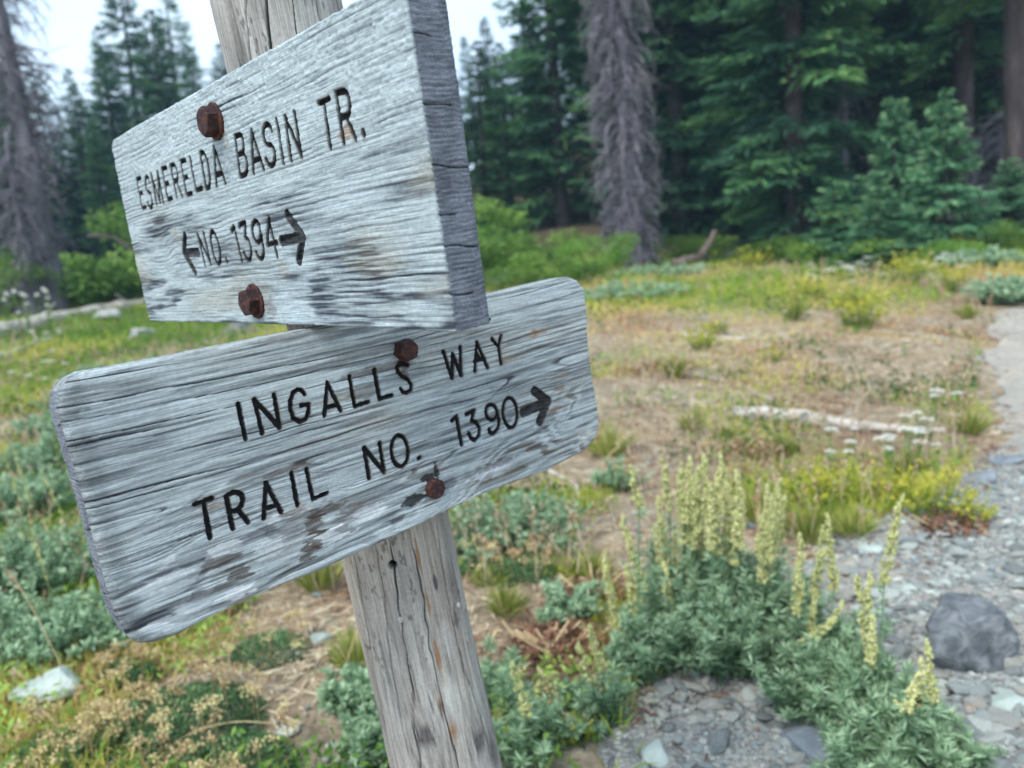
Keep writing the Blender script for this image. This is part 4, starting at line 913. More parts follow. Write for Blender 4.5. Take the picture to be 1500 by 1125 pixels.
# bushes at the forest edge
def shrub_mesh(seed, n, leaf, flat=0.8):
    r = np.random.default_rng(seed); g = Geo(); c = r.normal(0, 0.45, (9, 3)); c[:, 2] = np.abs(c[:, 2]) * 0.8 + 0.25
    q = r.integers(0, 9, n); p = c[q] + unit(r.normal(size=(n, 3))) * (0.30 * r.random(n)[:, None] ** 0.4) * [1.1, 1.1, flat]; p[:, 2] = np.abs(p[:, 2])
    for w in range(16):
        s = np.linspace(0, 1, 4); g.tube(c[w % 9] * s[:, None] * [0.9, 0.9, 1] + r.normal(0, 0.03, (4, 3)) * s[:, None], 0.012 * (1 - s * 0.7), 4, 0.1)
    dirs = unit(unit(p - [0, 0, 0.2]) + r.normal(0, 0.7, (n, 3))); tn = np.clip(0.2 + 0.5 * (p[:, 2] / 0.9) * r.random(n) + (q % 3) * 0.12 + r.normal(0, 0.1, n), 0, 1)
    blades(g, p, dirs, leaf * r.uniform(0.6, 1.3, n), leaf * 0.45, tn, 0.15); return g
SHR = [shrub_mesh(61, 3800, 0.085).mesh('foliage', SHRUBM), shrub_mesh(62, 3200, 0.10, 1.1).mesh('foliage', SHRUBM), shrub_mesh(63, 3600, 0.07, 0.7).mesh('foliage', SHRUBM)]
for k, px, d, w, h, lab in ((0, 815, 11.0, 0.85, 0.52, 'bright green rounded bush left of the shaggy dead tree'), (2, 735, 10.2, 0.9, 0.42, 'low bright green bush on the bank right of the upper board'), (1, 700, 12.5, 1.0, 0.55, 'taller mid-green bush right beside the upper board end'),
                         (0, 770, 13.5, 0.9, 0.5, 'leafy bush at the foot of the conifers below the bright sky gap'), (1, 130, 15.0, 1.7, 1.15, 'dark green bush right of the left dead tree'), (0, 185, 15.8, 1.5, 1.0, 'dark bush beside the upper board left end'), (2, 20, 14.4, 1.5, 0.95, 'low green bush at the left picture edge under the dead tree'),
                         (2, 872, 12.6, 0.8, 0.6, 'small dark bush at the foot of the shaggy dead tree'), (0, 1110, 13.6, 1.0, 0.5, 'low bush under the drooping conifer boughs'), (1, 1200, 12.6, 1.1, 0.55, 'wide low bush left of the young firs'), (2, 1460, 11.5, 0.9, 0.5, 'low olive bush at the right edge below the thick trunk'),
                         (0, 640, 12.0, 1.5, 0.9, 'bush standing behind the post and boards'), (1, 420, 13.5, 1.7, 1.2, 'bush hidden mostly behind the upper board'), (2, 1020, 14.5, 0.9, 0.5, 'low dark bush behind the leaning broken log'), (0, 1345, 10.4, 0.9, 0.42, 'low dark green bush at the feet of the young firs'),
                         (1, 755, 16.5, 1.5, 0.85, 'tall pale green bush behind the others below the sky gap'), (0, 690, 17.5, 1.5, 0.95, 'tall bush beyond the bank beside the board edge'), (2, 60, 16.5, 1.8, 1.3, 'bush behind the left dead tree')):
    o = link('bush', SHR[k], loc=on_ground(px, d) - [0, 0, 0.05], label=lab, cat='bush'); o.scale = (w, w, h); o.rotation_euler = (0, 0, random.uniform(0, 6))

# ------------------------------------------------------------------ logs and branches on the ground
def log_geo(pts, radii, k=10, jit=0.15, seed=0):
    g = Geo(); pts = np.array(pts, float); n = 18; t = np.linspace(0, len(pts) - 1, n); P = np.stack([np.interp(t, np.arange(len(pts)), pts[:, q]) for q in range(3)], 1)
    r = np.random.default_rng(seed); R = np.interp(t, np.arange(len(radii)), radii) * (1 + r.uniform(-jit, jit, n)); P[1:-1] += r.normal(0, 0.25, (n - 2, 3)) * R[1:-1, None] * 0.5
    g.tube(P, R, k); return g
def fallen(name, pxs, radii, label, cat, mat=LOGW, seed=0, stubs=3, lift=0.6):
    P = np.array([G(*p) for p in pxs]) + [0, 0, radii[0] * lift]; o = P[0].copy(); g = log_geo(P - o, radii, seed=seed)
    e = empty(name, o, label=label, cat=cat); link('stem', g.mesh('stem', mat, smooth=True), parent=e)
    r = np.random.default_rng(seed + 3)
    for q in range(stubs):
        f = r.uniform(0.15, 0.9) * (len(P) - 1); i0 = int(f); p = (P[i0] * (1 - f % 1) + P[min(i0 + 1, len(P) - 1)] * (f % 1)) - o; s = np.linspace(0, 1, 4); L = radii[0] * r.uniform(2, 6)
        gg = Geo(); d = unit(np.array([r.normal(), r.normal(), r.uniform(0.3, 1)])); gg.tube(p + d * (s * L)[:, None] + r.normal(0, 0.02, (4, 3)) * s[:, None], radii[0] * 0.25 * (1 - s * 0.7), 5)
        link('broken_branch', gg.mesh('broken_branch', mat, smooth=True), parent=e)
    return e
fallen('fallen_log', [(-60, 512), (60, 482), (150, 462), (232, 447)], [0.12, 0.14, 0.12, 0.09], 'long pale bleached log lying across the meadow left of the upper board', 'log', seed=1)
fallen('fallen_log', [(-40, 545), (30, 522), (75, 502)], [0.07, 0.06, 0.05], 'thinner weathered log below the long pale log at the left edge', 'log', seed=2)
fallen('fallen_log', [(1072, 612), (1130, 618), (1195, 622), (1240, 632), (1310, 636), (1385, 640)], [0.036, 0.046, 0.044, 0.032, 0.020, 0.012], 'grey bleached branch log lying in the meadow above the flowering sagewort', 'log', seed=3, stubs=4)
fallen('fallen_branch', [(800, 690), (845, 715), (850, 745)], [0.009, 0.008, 0.005], 'small forked grey stick on the dirt right of the lower board corner', 'branch', seed=4, stubs=3)
fallen('fallen_branch', [(1000, 492), (1060, 498), (1115, 500)], [0.018, 0.02, 0.012], 'short pale stick on the bare ground below the green bank', 'branch', seed=5, stubs=2)
fallen('fallen_branch', [(1130, 590), (1060, 560), (1010, 548)], [0.010, 0.010, 0.006], 'thin dark twig on the bare ground left above the bleached branch log', 'branch', seed=6, stubs=2)
fallen('fallen_branch', [(1390, 500), (1340, 492), (1290, 488)], [0.012, 0.012, 0.008], 'thin grey stick near the trail edge in the far meadow', 'branch', seed=7, stubs=2)
b = on_ground(985, 13.0); v0 = b + [0, 0, 0.08]; v1 = at(1048, 338, 13.2)
g = log_geo([v0 - v0, (v1 - v0) * 0.5 + [0.1, 0, -0.15], v1 - v0], [0.09, 0.07, 0.04], seed=8); e = empty('fallen_log', v0, label='broken reddish log leaning up at the forest edge right of the shaggy dead tree', cat='log'); link('stem', g.mesh('stem', REDLOG, smooth=True), parent=e)
fallen('fallen_log', [(1010, 388), (1100, 374), (1180, 366)], [0.06, 0.07, 0.05], 'grey log lying flat along the forest edge under the drooping conifer', 'log', DEADW, seed=9, stubs=6)
for k, (pa, pb, rr, lab) in enumerate((((130, 345), (205, 372), 0.03, 'thin pale dead bough arching down beside the upper board left end'),)):
    A_, B_ = at(*pa, 11.5), at(*pb, 11.0); g = log_geo([A_ * 0, (B_ - A_) * 0.5 + [0, 0, 0.12], B_ - A_, (B_ - A_) * 1.25 + [0, 0, -0.35]], [rr, rr * 0.8, rr * 0.6, rr * 0.3], 6, seed=20 + k); link('dead_bough', g.mesh('dead_bough', BARK, smooth=True), loc=A_, label=lab, cat='branch')

# ------------------------------------------------------------------ stones
def stone_mat(name, stops, scale, seed):
    m, nt, b = new_mat(name)
    oi = nt.nodes.new('ShaderNodeObjectInfo'); rr = nt.nodes.new('ShaderNodeAttribute'); rr.attribute_name = 'tint'
    n = tex_noise(nt, scale, 6, 0.65, dist=0.4); n2 = tex_noise(nt, scale * 6, 4, 0.7)
    dusty = ramp(nt, tex_noise(nt, 6, 5, 0.7, coord='Generated'), [(0.42, (0.05,) * 3), (0.62, (0.55,) * 3)])
    ad = nt.nodes.new('ShaderNodeMath'); ad.operation = 'MULTIPLY_ADD'; ad.inputs[1].default_value = 0.55; nt.links.new(n, ad.inputs[0])
    ad2 = nt.nodes.new('ShaderNodeMath'); ad2.operation = 'MULTIPLY'; ad2.inputs[1].default_value = 0.55
    ad3 = nt.nodes.new('ShaderNodeMath'); ad3.operation = 'ADD'; nt.links.new(oi.outputs['Random'], ad3.inputs[0]); nt.links.new(rr.outputs['Fac'], ad3.inputs[1])
    fr = nt.nodes.new('ShaderNodeMath'); fr.operation = 'FRACT'; nt.links.new(ad3.outputs[0], fr.inputs[0]); nt.links.new(fr.outputs[0], ad2.inputs[0]); nt.links.new(ad2.outputs[0], ad.inputs[2])
    c = ramp(nt, ad.outputs[0], stops); c = mixc(nt, c, ramp(nt, n2, [(0.35, (0.75,) * 3), (0.65, (1.15,) * 3)]), 0.8, 'MULTIPLY'); c = mixc(nt, c, (0.30, 0.275, 0.24), dusty)
    nt.links.new(c, b.inputs['Base Color']); b.inputs['Roughness'].default_value = 0.85; b.inputs['Specular IOR Level'].default_value = 0.3; bump(nt, b, n2, 0.5, 0.006); return m
STONE = stone_mat('mixed_gravel_stone', [(0.2, (0.075, 0.095, 0.11)), (0.42, (0.17, 0.21, 0.225)), (0.56, (0.27, 0.325, 0.335)), (0.66, (0.31, 0.29, 0.26)), (0.76, (0.36, 0.42, 0.41)), (0.9, (0.60, 0.64, 0.61))], 14, 1)
DARKROCK = simple_mat('dark_boulder', [(0.3, (0.05, 0.062, 0.072)), (0.48, (0.12, 0.135, 0.15)), (0.62, (0.20, 0.215, 0.235)), (0.8, (0.28, 0.26, 0.27))], 26, 0.85, 8, 1.0, 0.012, dist=0.8)
PALEROCK = simple_mat('pale_green_rock', [(0.3, (0.24, 0.29, 0.27)), (0.55, (0.39, 0.45, 0.42)), (0.8, (0.54, 0.58, 0.53))], 13, 0.8, 6, 0.6, 0.006)
SLATE = simple_mat('blue_grey_slate', [(0.3, (0.10, 0.12, 0.15)), (0.55, (0.20, 0.23, 0.26)), (0.8, (0.32, 0.35, 0.37))], 14, 0.75, 6, 0.6, 0.006)
GREYROCK = simple_mat('grey_rock', [(0.3, (0.20, 0.21, 0.21)), (0.6, (0.34, 0.35, 0.34)), (0.8, (0.46, 0.46, 0.44))], 12, 0.85, 6, 0.6, 0.008)
def ico(sub):
    bm = bmesh.new(); bmesh.ops.create_icosphere(bm, subdivisions=sub, radius=1.0); V = np.array([v.co[:] for v in bm.verts]); F = np.array([[v.index for v in f.verts] for f in bm.faces]); bm.free(); return V, F
ICO = {k: ico(k) for k in (1, 2, 3, 5)}
def rock_geo(seed, sub=2, dims=(1, 1, 0.6), cuts=9, rough=0.06):
    V, F = ICO[sub]; V = V.copy(); r = np.random.default_rng(seed)
    for q in range(cuts):
        n = unit(r.normal(size=3)); h = r.uniform(0.5, 0.85); d = V @ n; V = V - np.clip(d - h, 0, 9)[:, None] * n * 0.92
    if rough: V = V * (1 + rough * fbm(V[:, 0] * 3, V[:, 1] * 3, V[:, 2] * 3, seed, 4))[:, None]
    return V * np.array(dims), F
def place_rock(px, py, w, dims, mat, seed, label, sub=5, cuts=11, rz=0.0, sink=0.35, cat='rock', tilt=(0, 0), name='rock', rough=0.10):
    b = G(px, py); dep = (b - CAMP) @ FW; r = w * dep / FPX / 2; V, F = rock_geo(seed, sub, dims, cuts, rough)
    o = link(name, mesh_np(name, V * r, F, mat, smooth=(sub >= 5)), loc=b + [0, 0, r * dims[2] * (1 - sink * 1.5)], label=label, cat=cat); o.rotation_euler = (tilt[0], tilt[1], rz); return o
place_rock(1408, 968, 160, (1.0, 0.80, 0.78), DARKROCK, 137, 'large dark grey rounded boulder on the gravel at the right', cuts=9, rz=0.5, rough=0.13)
place_rock(962, 1108, 74, (0.62, 1.0, 0.42), PALEROCK, 102, 'pale blue-green flat slab of stone at the foot of the sagewort', sub=3, cuts=12, rz=-0.15, rough=0.02)
place_rock(86, 1034, 112, (1.0, 0.75, 0.46), PALEROCK, 109, 'pale greenish rock half buried beside the mat plants at lower left', rz=0.2, sink=0.05, rough=0.14, cuts=7)
place_rock(1225, 1098, 175, (1.0, 0.62, 0.22), SLATE, 104, 'dark flat slate slab under the sagewort at the bottom edge', sub=3, cuts=12, rz=-0.2, rough=0.03)
place_rock(1442, 706, 58, (1.0, 0.7, 0.40), SLATE, 105, 'flat blue-grey slate stone at the edge of the trail', sub=3, cuts=12, rough=0.03)
place_rock(1480, 678, 60, (1.0, 0.7, 0.26), SLATE, 116, 'thin slate slab lying on the trail at the right picture edge', sub=3, cuts=12, rough=0.03)
place_rock(1478, 1038, 78, (1.0, 0.62, 0.45), PALEROCK, 106, 'pale angular rock at the right edge below the dark boulder', sub=3, cuts=12, rough=0.04)
place_rock(1462, 1082, 62, (1.0, 0.7, 0.35), GREYROCK, 107, 'flat grey stone below the pale angular rock', sub=3)
place_rock(1330, 868, 32, (1.0, 0.8, 0.6), PALEROCK, 108, 'small cream stone left of the dark boulder', sub=3)
place_rock(1422, 1050, 24, (1.0, 0.75, 0.6), simple_mat('pinkish_stone', [(0.3, (0.33, 0.22, 0.17)), (0.7, (0.46, 0.33, 0.26))], 20), 109, 'small reddish stone below the dark boulder', sub=3)
place_rock(208, 498, 50, (1.0, 0.7, 0.55), GREYROCK, 110, 'grey rounded rock in the grass below the upper board left corner', sub=3)
place_rock(165, 470, 62, (1.0, 0.6, 0.40), GREYROCK, 117, 'flat grey rock behind the long pale log', sub=3)
place_rock(352, 492, 56, (1.0, 0.7, 0.5), DARKROCK, 111, 'dark rock seen in the gap between the two boards', sub=3)
place_rock(1275, 815, 44, (1.0, 0.65, 0.5), PALEROCK, 112, 'pale rock at the top of the gravel behind the sagewort', sub=3)
place_rock(1395, 782, 36, (1.0, 0.7, 0.4), GREYROCK, 113, 'grey flat stone at the edge of the yellow-green plants', sub=3)
place_rock(1330, 830, 46, (1.0, 0.7, 0.35), SLATE, 114, 'blue-grey stone above the dark boulder', sub=3)
place_rock(470, 945, 40, (1.0, 0.7, 0.35), PALEROCK, 115, 'pale flat stone on the gravel patch under the lower board', sub=3)
place_rock(420, 1075, 40, (1.0, 0.7, 0.4), PALEROCK, 118, 'pale blue-green stone right of the mat plants near the post', sub=3)
place_rock(488, 1098, 24, (1.0, 0.7, 0.5), PALEROCK, 119, 'small white stone close to the left of the post foot', sub=3)
place_rock(1490, 330, 50, (1.0, 0.7, 0.4), GREYROCK, 120, 'grey rock at the right picture edge at the forest foot', sub=3)

SM = [mesh_np('stone', *rock_geo(200 + k, 2, (1, random.uniform(0.6, 0.9), random.uniform(0.3, 0.6)), 9, 0.05), STONE, smooth=False) for k in range(8)]
for m_ in SM: m_.attributes.new('tint', 'FLOAT', 'POINT')
rs = np.random.default_rng(77); 
def in_trail(x, y): return x > trail_left(y) + 0.02 and y < 10 and x < trail_left(y) + 2.2
cand = []
while len(cand) < 26000:
    px, py = rs.uniform(840, 1560), rs.uniform(470, 1240)
    d_ = ray(px, py); t_ = 1.05 / max(1e-3, -(d_[2]) + 0.0)
    b = CAMP + d_ * ((1.05 + 0.081 * -1.2 * -1) / (-d_[2] + 0.081 * d_[1]))   # meets the mean slope
    if b[1] < 0.6: continue
    if in_trail(b[0] + 0.1 * noise(b[0] * 4, b[1] * 4, 0, 91), b[1]): cand.append((b[0], b[1]))
for q in range(11000):                          # gravel patches left of and below the boards, and stray stones in the meadow
    y = rs.uniform(1.3, 6.5); x = rs.uniform(-0.85 * y, 0.6 * y)
    if x > trail_left(y): continue
    gp = noise(x * 1.3, y * 1.3, 0, 92) + 1.0 * math.exp(-((x + 0.40) / 0.45) ** 2 - ((y - 2.0) / 0.6) ** 2)
    if gp > 0.15: cand.append((x, y))
cand = np.array([c_ for c_ in cand if not (c_[1] > 3.1 and rs.random() < 0.7)]); cz = ground_h(cand[:, 0], cand[:, 1]); sz = 0.0036 * np.exp(rs.normal(0.25, 0.66, len(cand)))
sz = np.where(cand[:, 0] > np.interp(cand[:, 1], EDGEY[::-1], EDGEX[::-1]) + 0.35, np.where(cand[:, 1] > 2.6, sz * 0.55, sz), sz)
sz = np.where((cand[:, 1] > 2.9), sz * 0.55, sz); sz = np.where((cand[:, 1] < 2.3) & (cand[:, 0] < 0.85), sz * 0.72, sz)
app = sz / (cand[:, 1] + 0.3); order = np.argsort(-app)
for k, q in enumerate(order[:290]):
    s = float(np.clip(sz[q], 0.006, 0.040)) * 1.2; x, y = cand[q]; tr = in_trail(x, y)
    o = link('stone', SM[k % 8], loc=(x, y, cz[q] + 0.008 * tr + s * 0.22), label='small angular grey or bluish stone loose in the gravel of the trail' if tr else 'small pale stone lying loose on the dirt of the meadow', cat='stone', group='loose stones of the gravel trail' if tr else 'loose stones on the meadow dirt')
    o.scale = (s, s, s); o.rotation_euler = (rs.uniform(-0.3, 0.3), rs.uniform(-0.3, 0.3), rs.uniform(0, 6.28))
g = Geo(); V1, F1 = ICO[1]
for q in order[290:]:
    s = sz[q] * 1.1; a1 = rs.uniform(0, 6.28); M2 = np.array([[math.cos(a1), -math.sin(a1), 0], [math.sin(a1), math.cos(a1), 0], [0, 0, 1]])
    V = (V1 * (1 + rs.uniform(-0.25, 0.25, (12 if len(V1) == 12 else len(V1), 1)))) * [s, s * rs.uniform(0.55, 0.9), s * rs.uniform(0.3, 0.6)] @ M2.T + [cand[q][0], cand[q][1], cz[q] + 0.007 + s * 0.2]
    g.add(V, F1, tint=rs.random())
link('gravel', g.mesh('gravel', STONE, smooth=False), kind='stuff', label='loose grey and bluish gravel on the trail and on bare patches of the meadow')

# ------------------------------------------------------------------ meadow: grass, litter and low herbs nobody could count
def scatter(n, y0, y1, seed, spread=0.85, power=1.0):
    r = np.random.default_rng(seed); u = r.random(n)
    y = y0 * (y1 / y0) ** u if power == 1 else y0 + (y1 - y0) * u
    x = r.uniform(-spread, spread * 0.98, n) * (y + 0.4); return x, y
def bare(x, y):                                # 1 where the ground shows
    m = sstep(-0.1, 0.5, x - 0.02 * y) * sstep(2.6, 3.4, y) * (1 - sstep(6.4, 8.2, y + 0.8 * noise(x * 0.6, y * 0.6, 0, 99)))
    m = np.maximum(m, np.exp(-((x + 0.30) / 0.38) ** 2 - ((y - 2.05) / 0.42) ** 2))
    m = np.maximum(m, 1.1 * np.exp(-((x + 0.55) / 0.45) ** 2 - ((y - 1.85) / 0.5) ** 2))
    m = np.maximum(m, np.exp(-((x - 0.42) / 0.22) ** 2 - ((y - 2.55) / 0.35) ** 2) * 0.8)
    return m
x, y = scatter(300000, 1.2, 15.5, 301); r = np.random.default_rng(302)
tl = trail_left(y); ok = (x < tl + 0.03 * r.normal(size=len(x))) | (x > tl + np.interp(y, [0, 2, 4, 8, 12], [2.4, 1.9, 1.1, 0.8, 0.8]))
cl = fbm(x * 1.7, y * 1.7, 0, 95, 4) * 0.9; pk = 0.45 + cl * 1.7 - (0.33 + 0.35 * (y < 2.9)) * bare(x, y) + 0.5 * sstep(6.5, 8.5, y)
ok &= r.random(len(x)) < pk; x, y = x[ok], y[ok]; n = len(x); print('blades', n)
zone = fbm(x * 0.8, y * 0.8, 0, 96, 3); br = bare(x, y)
tint = np.clip(0.40 + 0.6 * zone + 0.27 * br + r.normal(0, 0.14, n) - 0.12 * (x < -0.5) - 0.05 * sstep(7, 9, y), 0, 1)
hgt = (0.05 + 0.06 * r.random(n) + 0.16 * sstep(6, 9, y) * r.random(n)) * (1 - 0.35 * br); P = np.stack([x, y, ground_h(x, y) - 0.005], 1)
D = unit(np.stack([r.normal(0, 0.45, n), r.normal(0, 0.45, n), np.ones(n)], 1)); fl = r.random(n) < (0.15 + 0.4 * br); D[fl, 2] *= 0.15; D = unit(D)
g = Geo(); blades(g, P, D, hgt * 1.2, (0.0022 + 0.0022 * y / 3) * r.uniform(0.7, 1.6, n), tint, 0.25)
link('meadow_grass', g.mesh('meadow_grass', GRASS), kind='stuff', label='short green, yellow and straw coloured grass covering the meadow')
# small-leaved herbs
x, y = scatter(110000, 1.3, 14.5, 311); r = np.random.default_rng(312); ok = x < trail_left(y) - 0.02
pk = 0.25 + 1.5 * fbm(x * 2.3 + 5, y * 2.3, 0, 97, 4) - (0.45 + 0.4 * (y < 2.9)) * bare(x, y) + 0.35 * sstep(6.5, 8.5, y); ok &= r.random(len(x)) < pk + 0.5 * sstep(0.1, 0.25, fbm(x * 0.9 + 9, y * 0.9, 0, 86, 3)); x, y = x[ok], y[ok]; n = len(x); print('herbs', n)
z = ground_h(x, y) + 0.01 + 0.07 * r.random(n) * (1 + 0.8 * sstep(6, 9, y)); D = unit(r.normal(size=(n, 3)) + [0, 0, 0.5]); g = Geo()
blades(g, np.stack([x, y, z], 1), D, 0.022 + 0.004 * y, 0.009 + 0.0016 * y, np.clip(0.35 + 0.9 * fbm(x * 1.1, y * 1.1, 0, 98, 3) + r.normal(0, 0.15, n), 0, 1), 0.2)
link('low_herbs', g.mesh('low_herbs', SHRUBM), kind='stuff', label='low leafy herbs mixed into the meadow grass')
# dry litter
x, y = scatter(80000, 1.3, 10, 321); r = np.random.default_rng(322); ok = x < trail_left(y) + 0.05 + 0.45 * r.random(len(x)) ** 2; ok &= r.random(len(x)) < 0.35 + 1.4 * fbm(x * 1.9, y * 1.9, 0, 89, 3) + 0.3 * bare(x, y); x, y = x[ok], y[ok]; n = len(x)
D = unit(np.stack([r.normal(size=n), r.normal(size=n), r.uniform(-0.02, 0.25, n)], 1)); g = Geo()
red = sstep(0.0, 0.25, fbm(x * 1.3, y * 1.3, 0, 88, 3))
blades(g, np.stack([x, y, ground_h(x, y) + 0.008], 1), D, r.uniform(0.02, 0.08, n), r.uniform(0.002, 0.009, n), np.clip(1.0 - 0.7 * red + r.normal(0, 0.18, n), 0, 1), 0.05)
link('dry_litter', g.mesh('dry_litter', REDM), kind='stuff', label='dry brown and reddish plant litter on the meadow dirt')

x, y = scatter(9500, 2.2, 11, 331); r = np.random.default_rng(332); ok = (x < trail_left(y) - 0.05) & (r.random(len(x)) < 0.45 + 0.9 * fbm(x * 0.8, y * 0.8, 0, 87, 3)); x, y = x[ok], y[ok]; n = len(x)
g = Geo(); P = np.stack([x, y, ground_h(x, y)], 1); D = unit(np.stack([r.normal(0, 0.22, n), r.normal(0, 0.22, n), np.ones(n)], 1)); L = r.uniform(0.10, 0.24, n)
blades(g, P, D, L, 0.003 + 0.0006 * y, np.clip(r.normal(0.85, 0.12, n), 0, 1), 0.06)
for k_ in range(6): blades(g, P + D * (L * r.uniform(0.75, 1.0, n))[:, None], unit(D + r.normal(0, 0.6, (n, 3))), 0.016 + 0.002 * y, 0.004 + 0.0012 * y, np.clip(r.normal(0.7, 0.2, n), 0, 1), 0.1)
link('dry_stems', g.mesh('dry_stems', REDM), kind='stuff', label='thin dry straw coloured stems and seed heads standing through the meadow')

# ------------------------------------------------------------------ plants one can point at
def foliage(n_stems, rad, h, leaf, lw, per, seed, fan=3, up=0.6, flat=0.0, stemw=0.0015, tint=(0.15, 0.95), stem_tint=0.2, lean=0.35):
    """tuft of leafy stems; leaves in small fans; leaves near the tip are lighter"""
    r = np.random.default_rng(seed); g = Geo(); B, D, L, W, T = [], [], [], [], []
    for q in range(n_stems):
        a0 = r.uniform(0, 6.28); rr = rad * math.sqrt(r.random()); b = np.array([rr * math.cos(a0) * 0.55, rr * math.sin(a0) * 0.55, 0]); hh = h * r.uniform(0.55, 1.1) * (1 - 0.45 * (rr / rad) ** 2)
        out = np.array([math.cos(a0), math.sin(a0), 0]) * rr * 0.75 + r.normal(0, 0.02, 3) + np.array([0, 0, hh]); s = np.linspace(0, 1, 4)
        P = b + out * s[:, None] + np.array([0, 0, 1]) * (-0.1 * hh * s ** 2)[:, None]; g.tube(P, stemw * (1.3 - s), 3, stem_tint, cap=False)
        f = r.random(per) ** 0.7; p = b + out * f[:, None]; az = r.uniform(0, 6.28, per)
        d0 = unit(np.stack([np.cos(az), np.sin(az), r.uniform(up - 0.5, up + 0.5, per) + f * 0.8], 1))
        for w in range(fan):
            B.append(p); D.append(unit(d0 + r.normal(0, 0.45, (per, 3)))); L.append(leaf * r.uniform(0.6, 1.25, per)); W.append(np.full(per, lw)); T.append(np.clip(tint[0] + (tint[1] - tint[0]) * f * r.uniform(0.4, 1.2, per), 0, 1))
    B, D, L, W, T = map(np.concatenate, (B, D, L, W, T)); blades(g, B, D, L, W, T, 0.1); return g

def spike_geo(P, r0, n, seed, tint0=0.5):
    """flower spike: a stalk crowded with small nodding heads"""
    r = np.random.default_rng(seed); g = Geo(); g.tube(P, 0.0014, 4, 0.1, cap=False); V0 = np.array([[1, 0, 0], [-1, 0, 0], [0, 1, 0], [0, -1, 0], [0, 0, 1.3], [0, 0, -1.3]], float); F0 = np.array([[0, 2, 4], [2, 1, 4], [1, 3, 4], [3, 0, 4], [2, 0, 5], [1, 2, 5], [3, 1, 5], [0, 3, 5]])
    f = r.random(n) ** 0.9; seg = f * (len(P) - 1); i0 = np.minimum(seg.astype(int), len(P) - 2); c = P[i0] + (P[i0 + 1] - P[i0]) * (seg - i0)[:, None]
    kc = max(12, n // 9); cf = np.sort(r.random(kc)) ; ca = r.uniform(0, 6.28, kc); ci = r.integers(0, kc, n); f = np.clip(cf[ci] + r.normal(0, 0.02, n), 0, 1); seg = f * (len(P) - 1); i0 = np.minimum(seg.astype(int), len(P) - 2); c = P[i0] + (P[i0 + 1] - P[i0]) * (seg - i0)[:, None]
    rad = r0 * (0.22 + 0.95 * (1 - f) ** 0.55 * np.clip(0.55 + f * 4, 0, 1)) * r.uniform(0.55, 1.0, kc)[ci] * r.uniform(0.5, 1.1, n); az = ca[ci] + r.normal(0, 0.45, n); c = c + np.stack([np.cos(az) * rad, np.sin(az) * rad, -0.3 * rad], 1)
    s = r.uniform(0.0017, 0.0034, n); V = (V0[None] * s[:, None, None] + c[:, None]).reshape(-1, 3); F = (F0[None] + (np.arange(n) * 6)[:, None, None]).reshape(-1, 3)
    g.add(V, T=F, tint=np.repeat(np.clip(tint0 + r.normal(0, 0.25, n), 0, 1), 6)); return g

za3 = lambda p: (820 + p[0] / 2.319, 640 + p[1] / 2.319)
za4 = lambda p: (1150 + p[0] / 2.529, 680 + p[1] / 2.529)
spikes_a = [((405, 130), (420, 360)), ((460, 110), (450, 380)), ((480, 90), (470, 350)), ((505, 150), (515, 380)), ((530, 130), (525, 360)), ((575, 160), (560, 400)), ((590, 210), (575, 420)), ((445, 180), (440, 430)), ((615, 250), (590, 430)), ((720, 200), (705, 430)), ((735, 240), (700, 520)), ((325, 300), (350, 500)), ((238, 95), (270, 240)), ((348, 75), (375, 250)), ((413, 85), (425, 290)), ((445, 60), (440, 330)), ((492, 60), (505, 330)), ((545, 60), (540, 300)), ((560, 110), (580, 350)), ((600, 115), (610, 380)), ((430, 240), (455, 520)), ((470, 200), (480, 420)), ((520, 230), (530, 400)), ((560, 300), (558, 490)),
            ((625, 180), (600, 350)), ((335, 200), (372, 560)), ((355, 420), (385, 650)), ((208, 262), (288, 520)), ((145, 405), (215, 690)), ((222, 435), (265, 640)), ((95, 635), (165, 785)), ((355, 620), (330, 810)), ((745, 140), (715, 420)), ((705, 165), (690, 610)), ((765, 195), (730, 400)), ((680, 260), (690, 500)), ((390, 300), (395, 470))]
spikes_b = [((820, 335), (805, 600)), ((888, 300), (868, 560)), ((905, 255), (932, 520)), ((962, 560), (880, 690)), ((868, 520), (850, 740)), ((815, 690), (900, 640))]
spikes_c = [((435, 120), (368, 440)), ((265, 405), (320, 720)), ((312, 400), (300, 600)), ((318, 560), (325, 760))]
spikes_d = [((525, 650), (545, 880)), ((515, 720), (450, 910)), ((500, 790), (500, 930)), ((410, 890), (470, 930))]
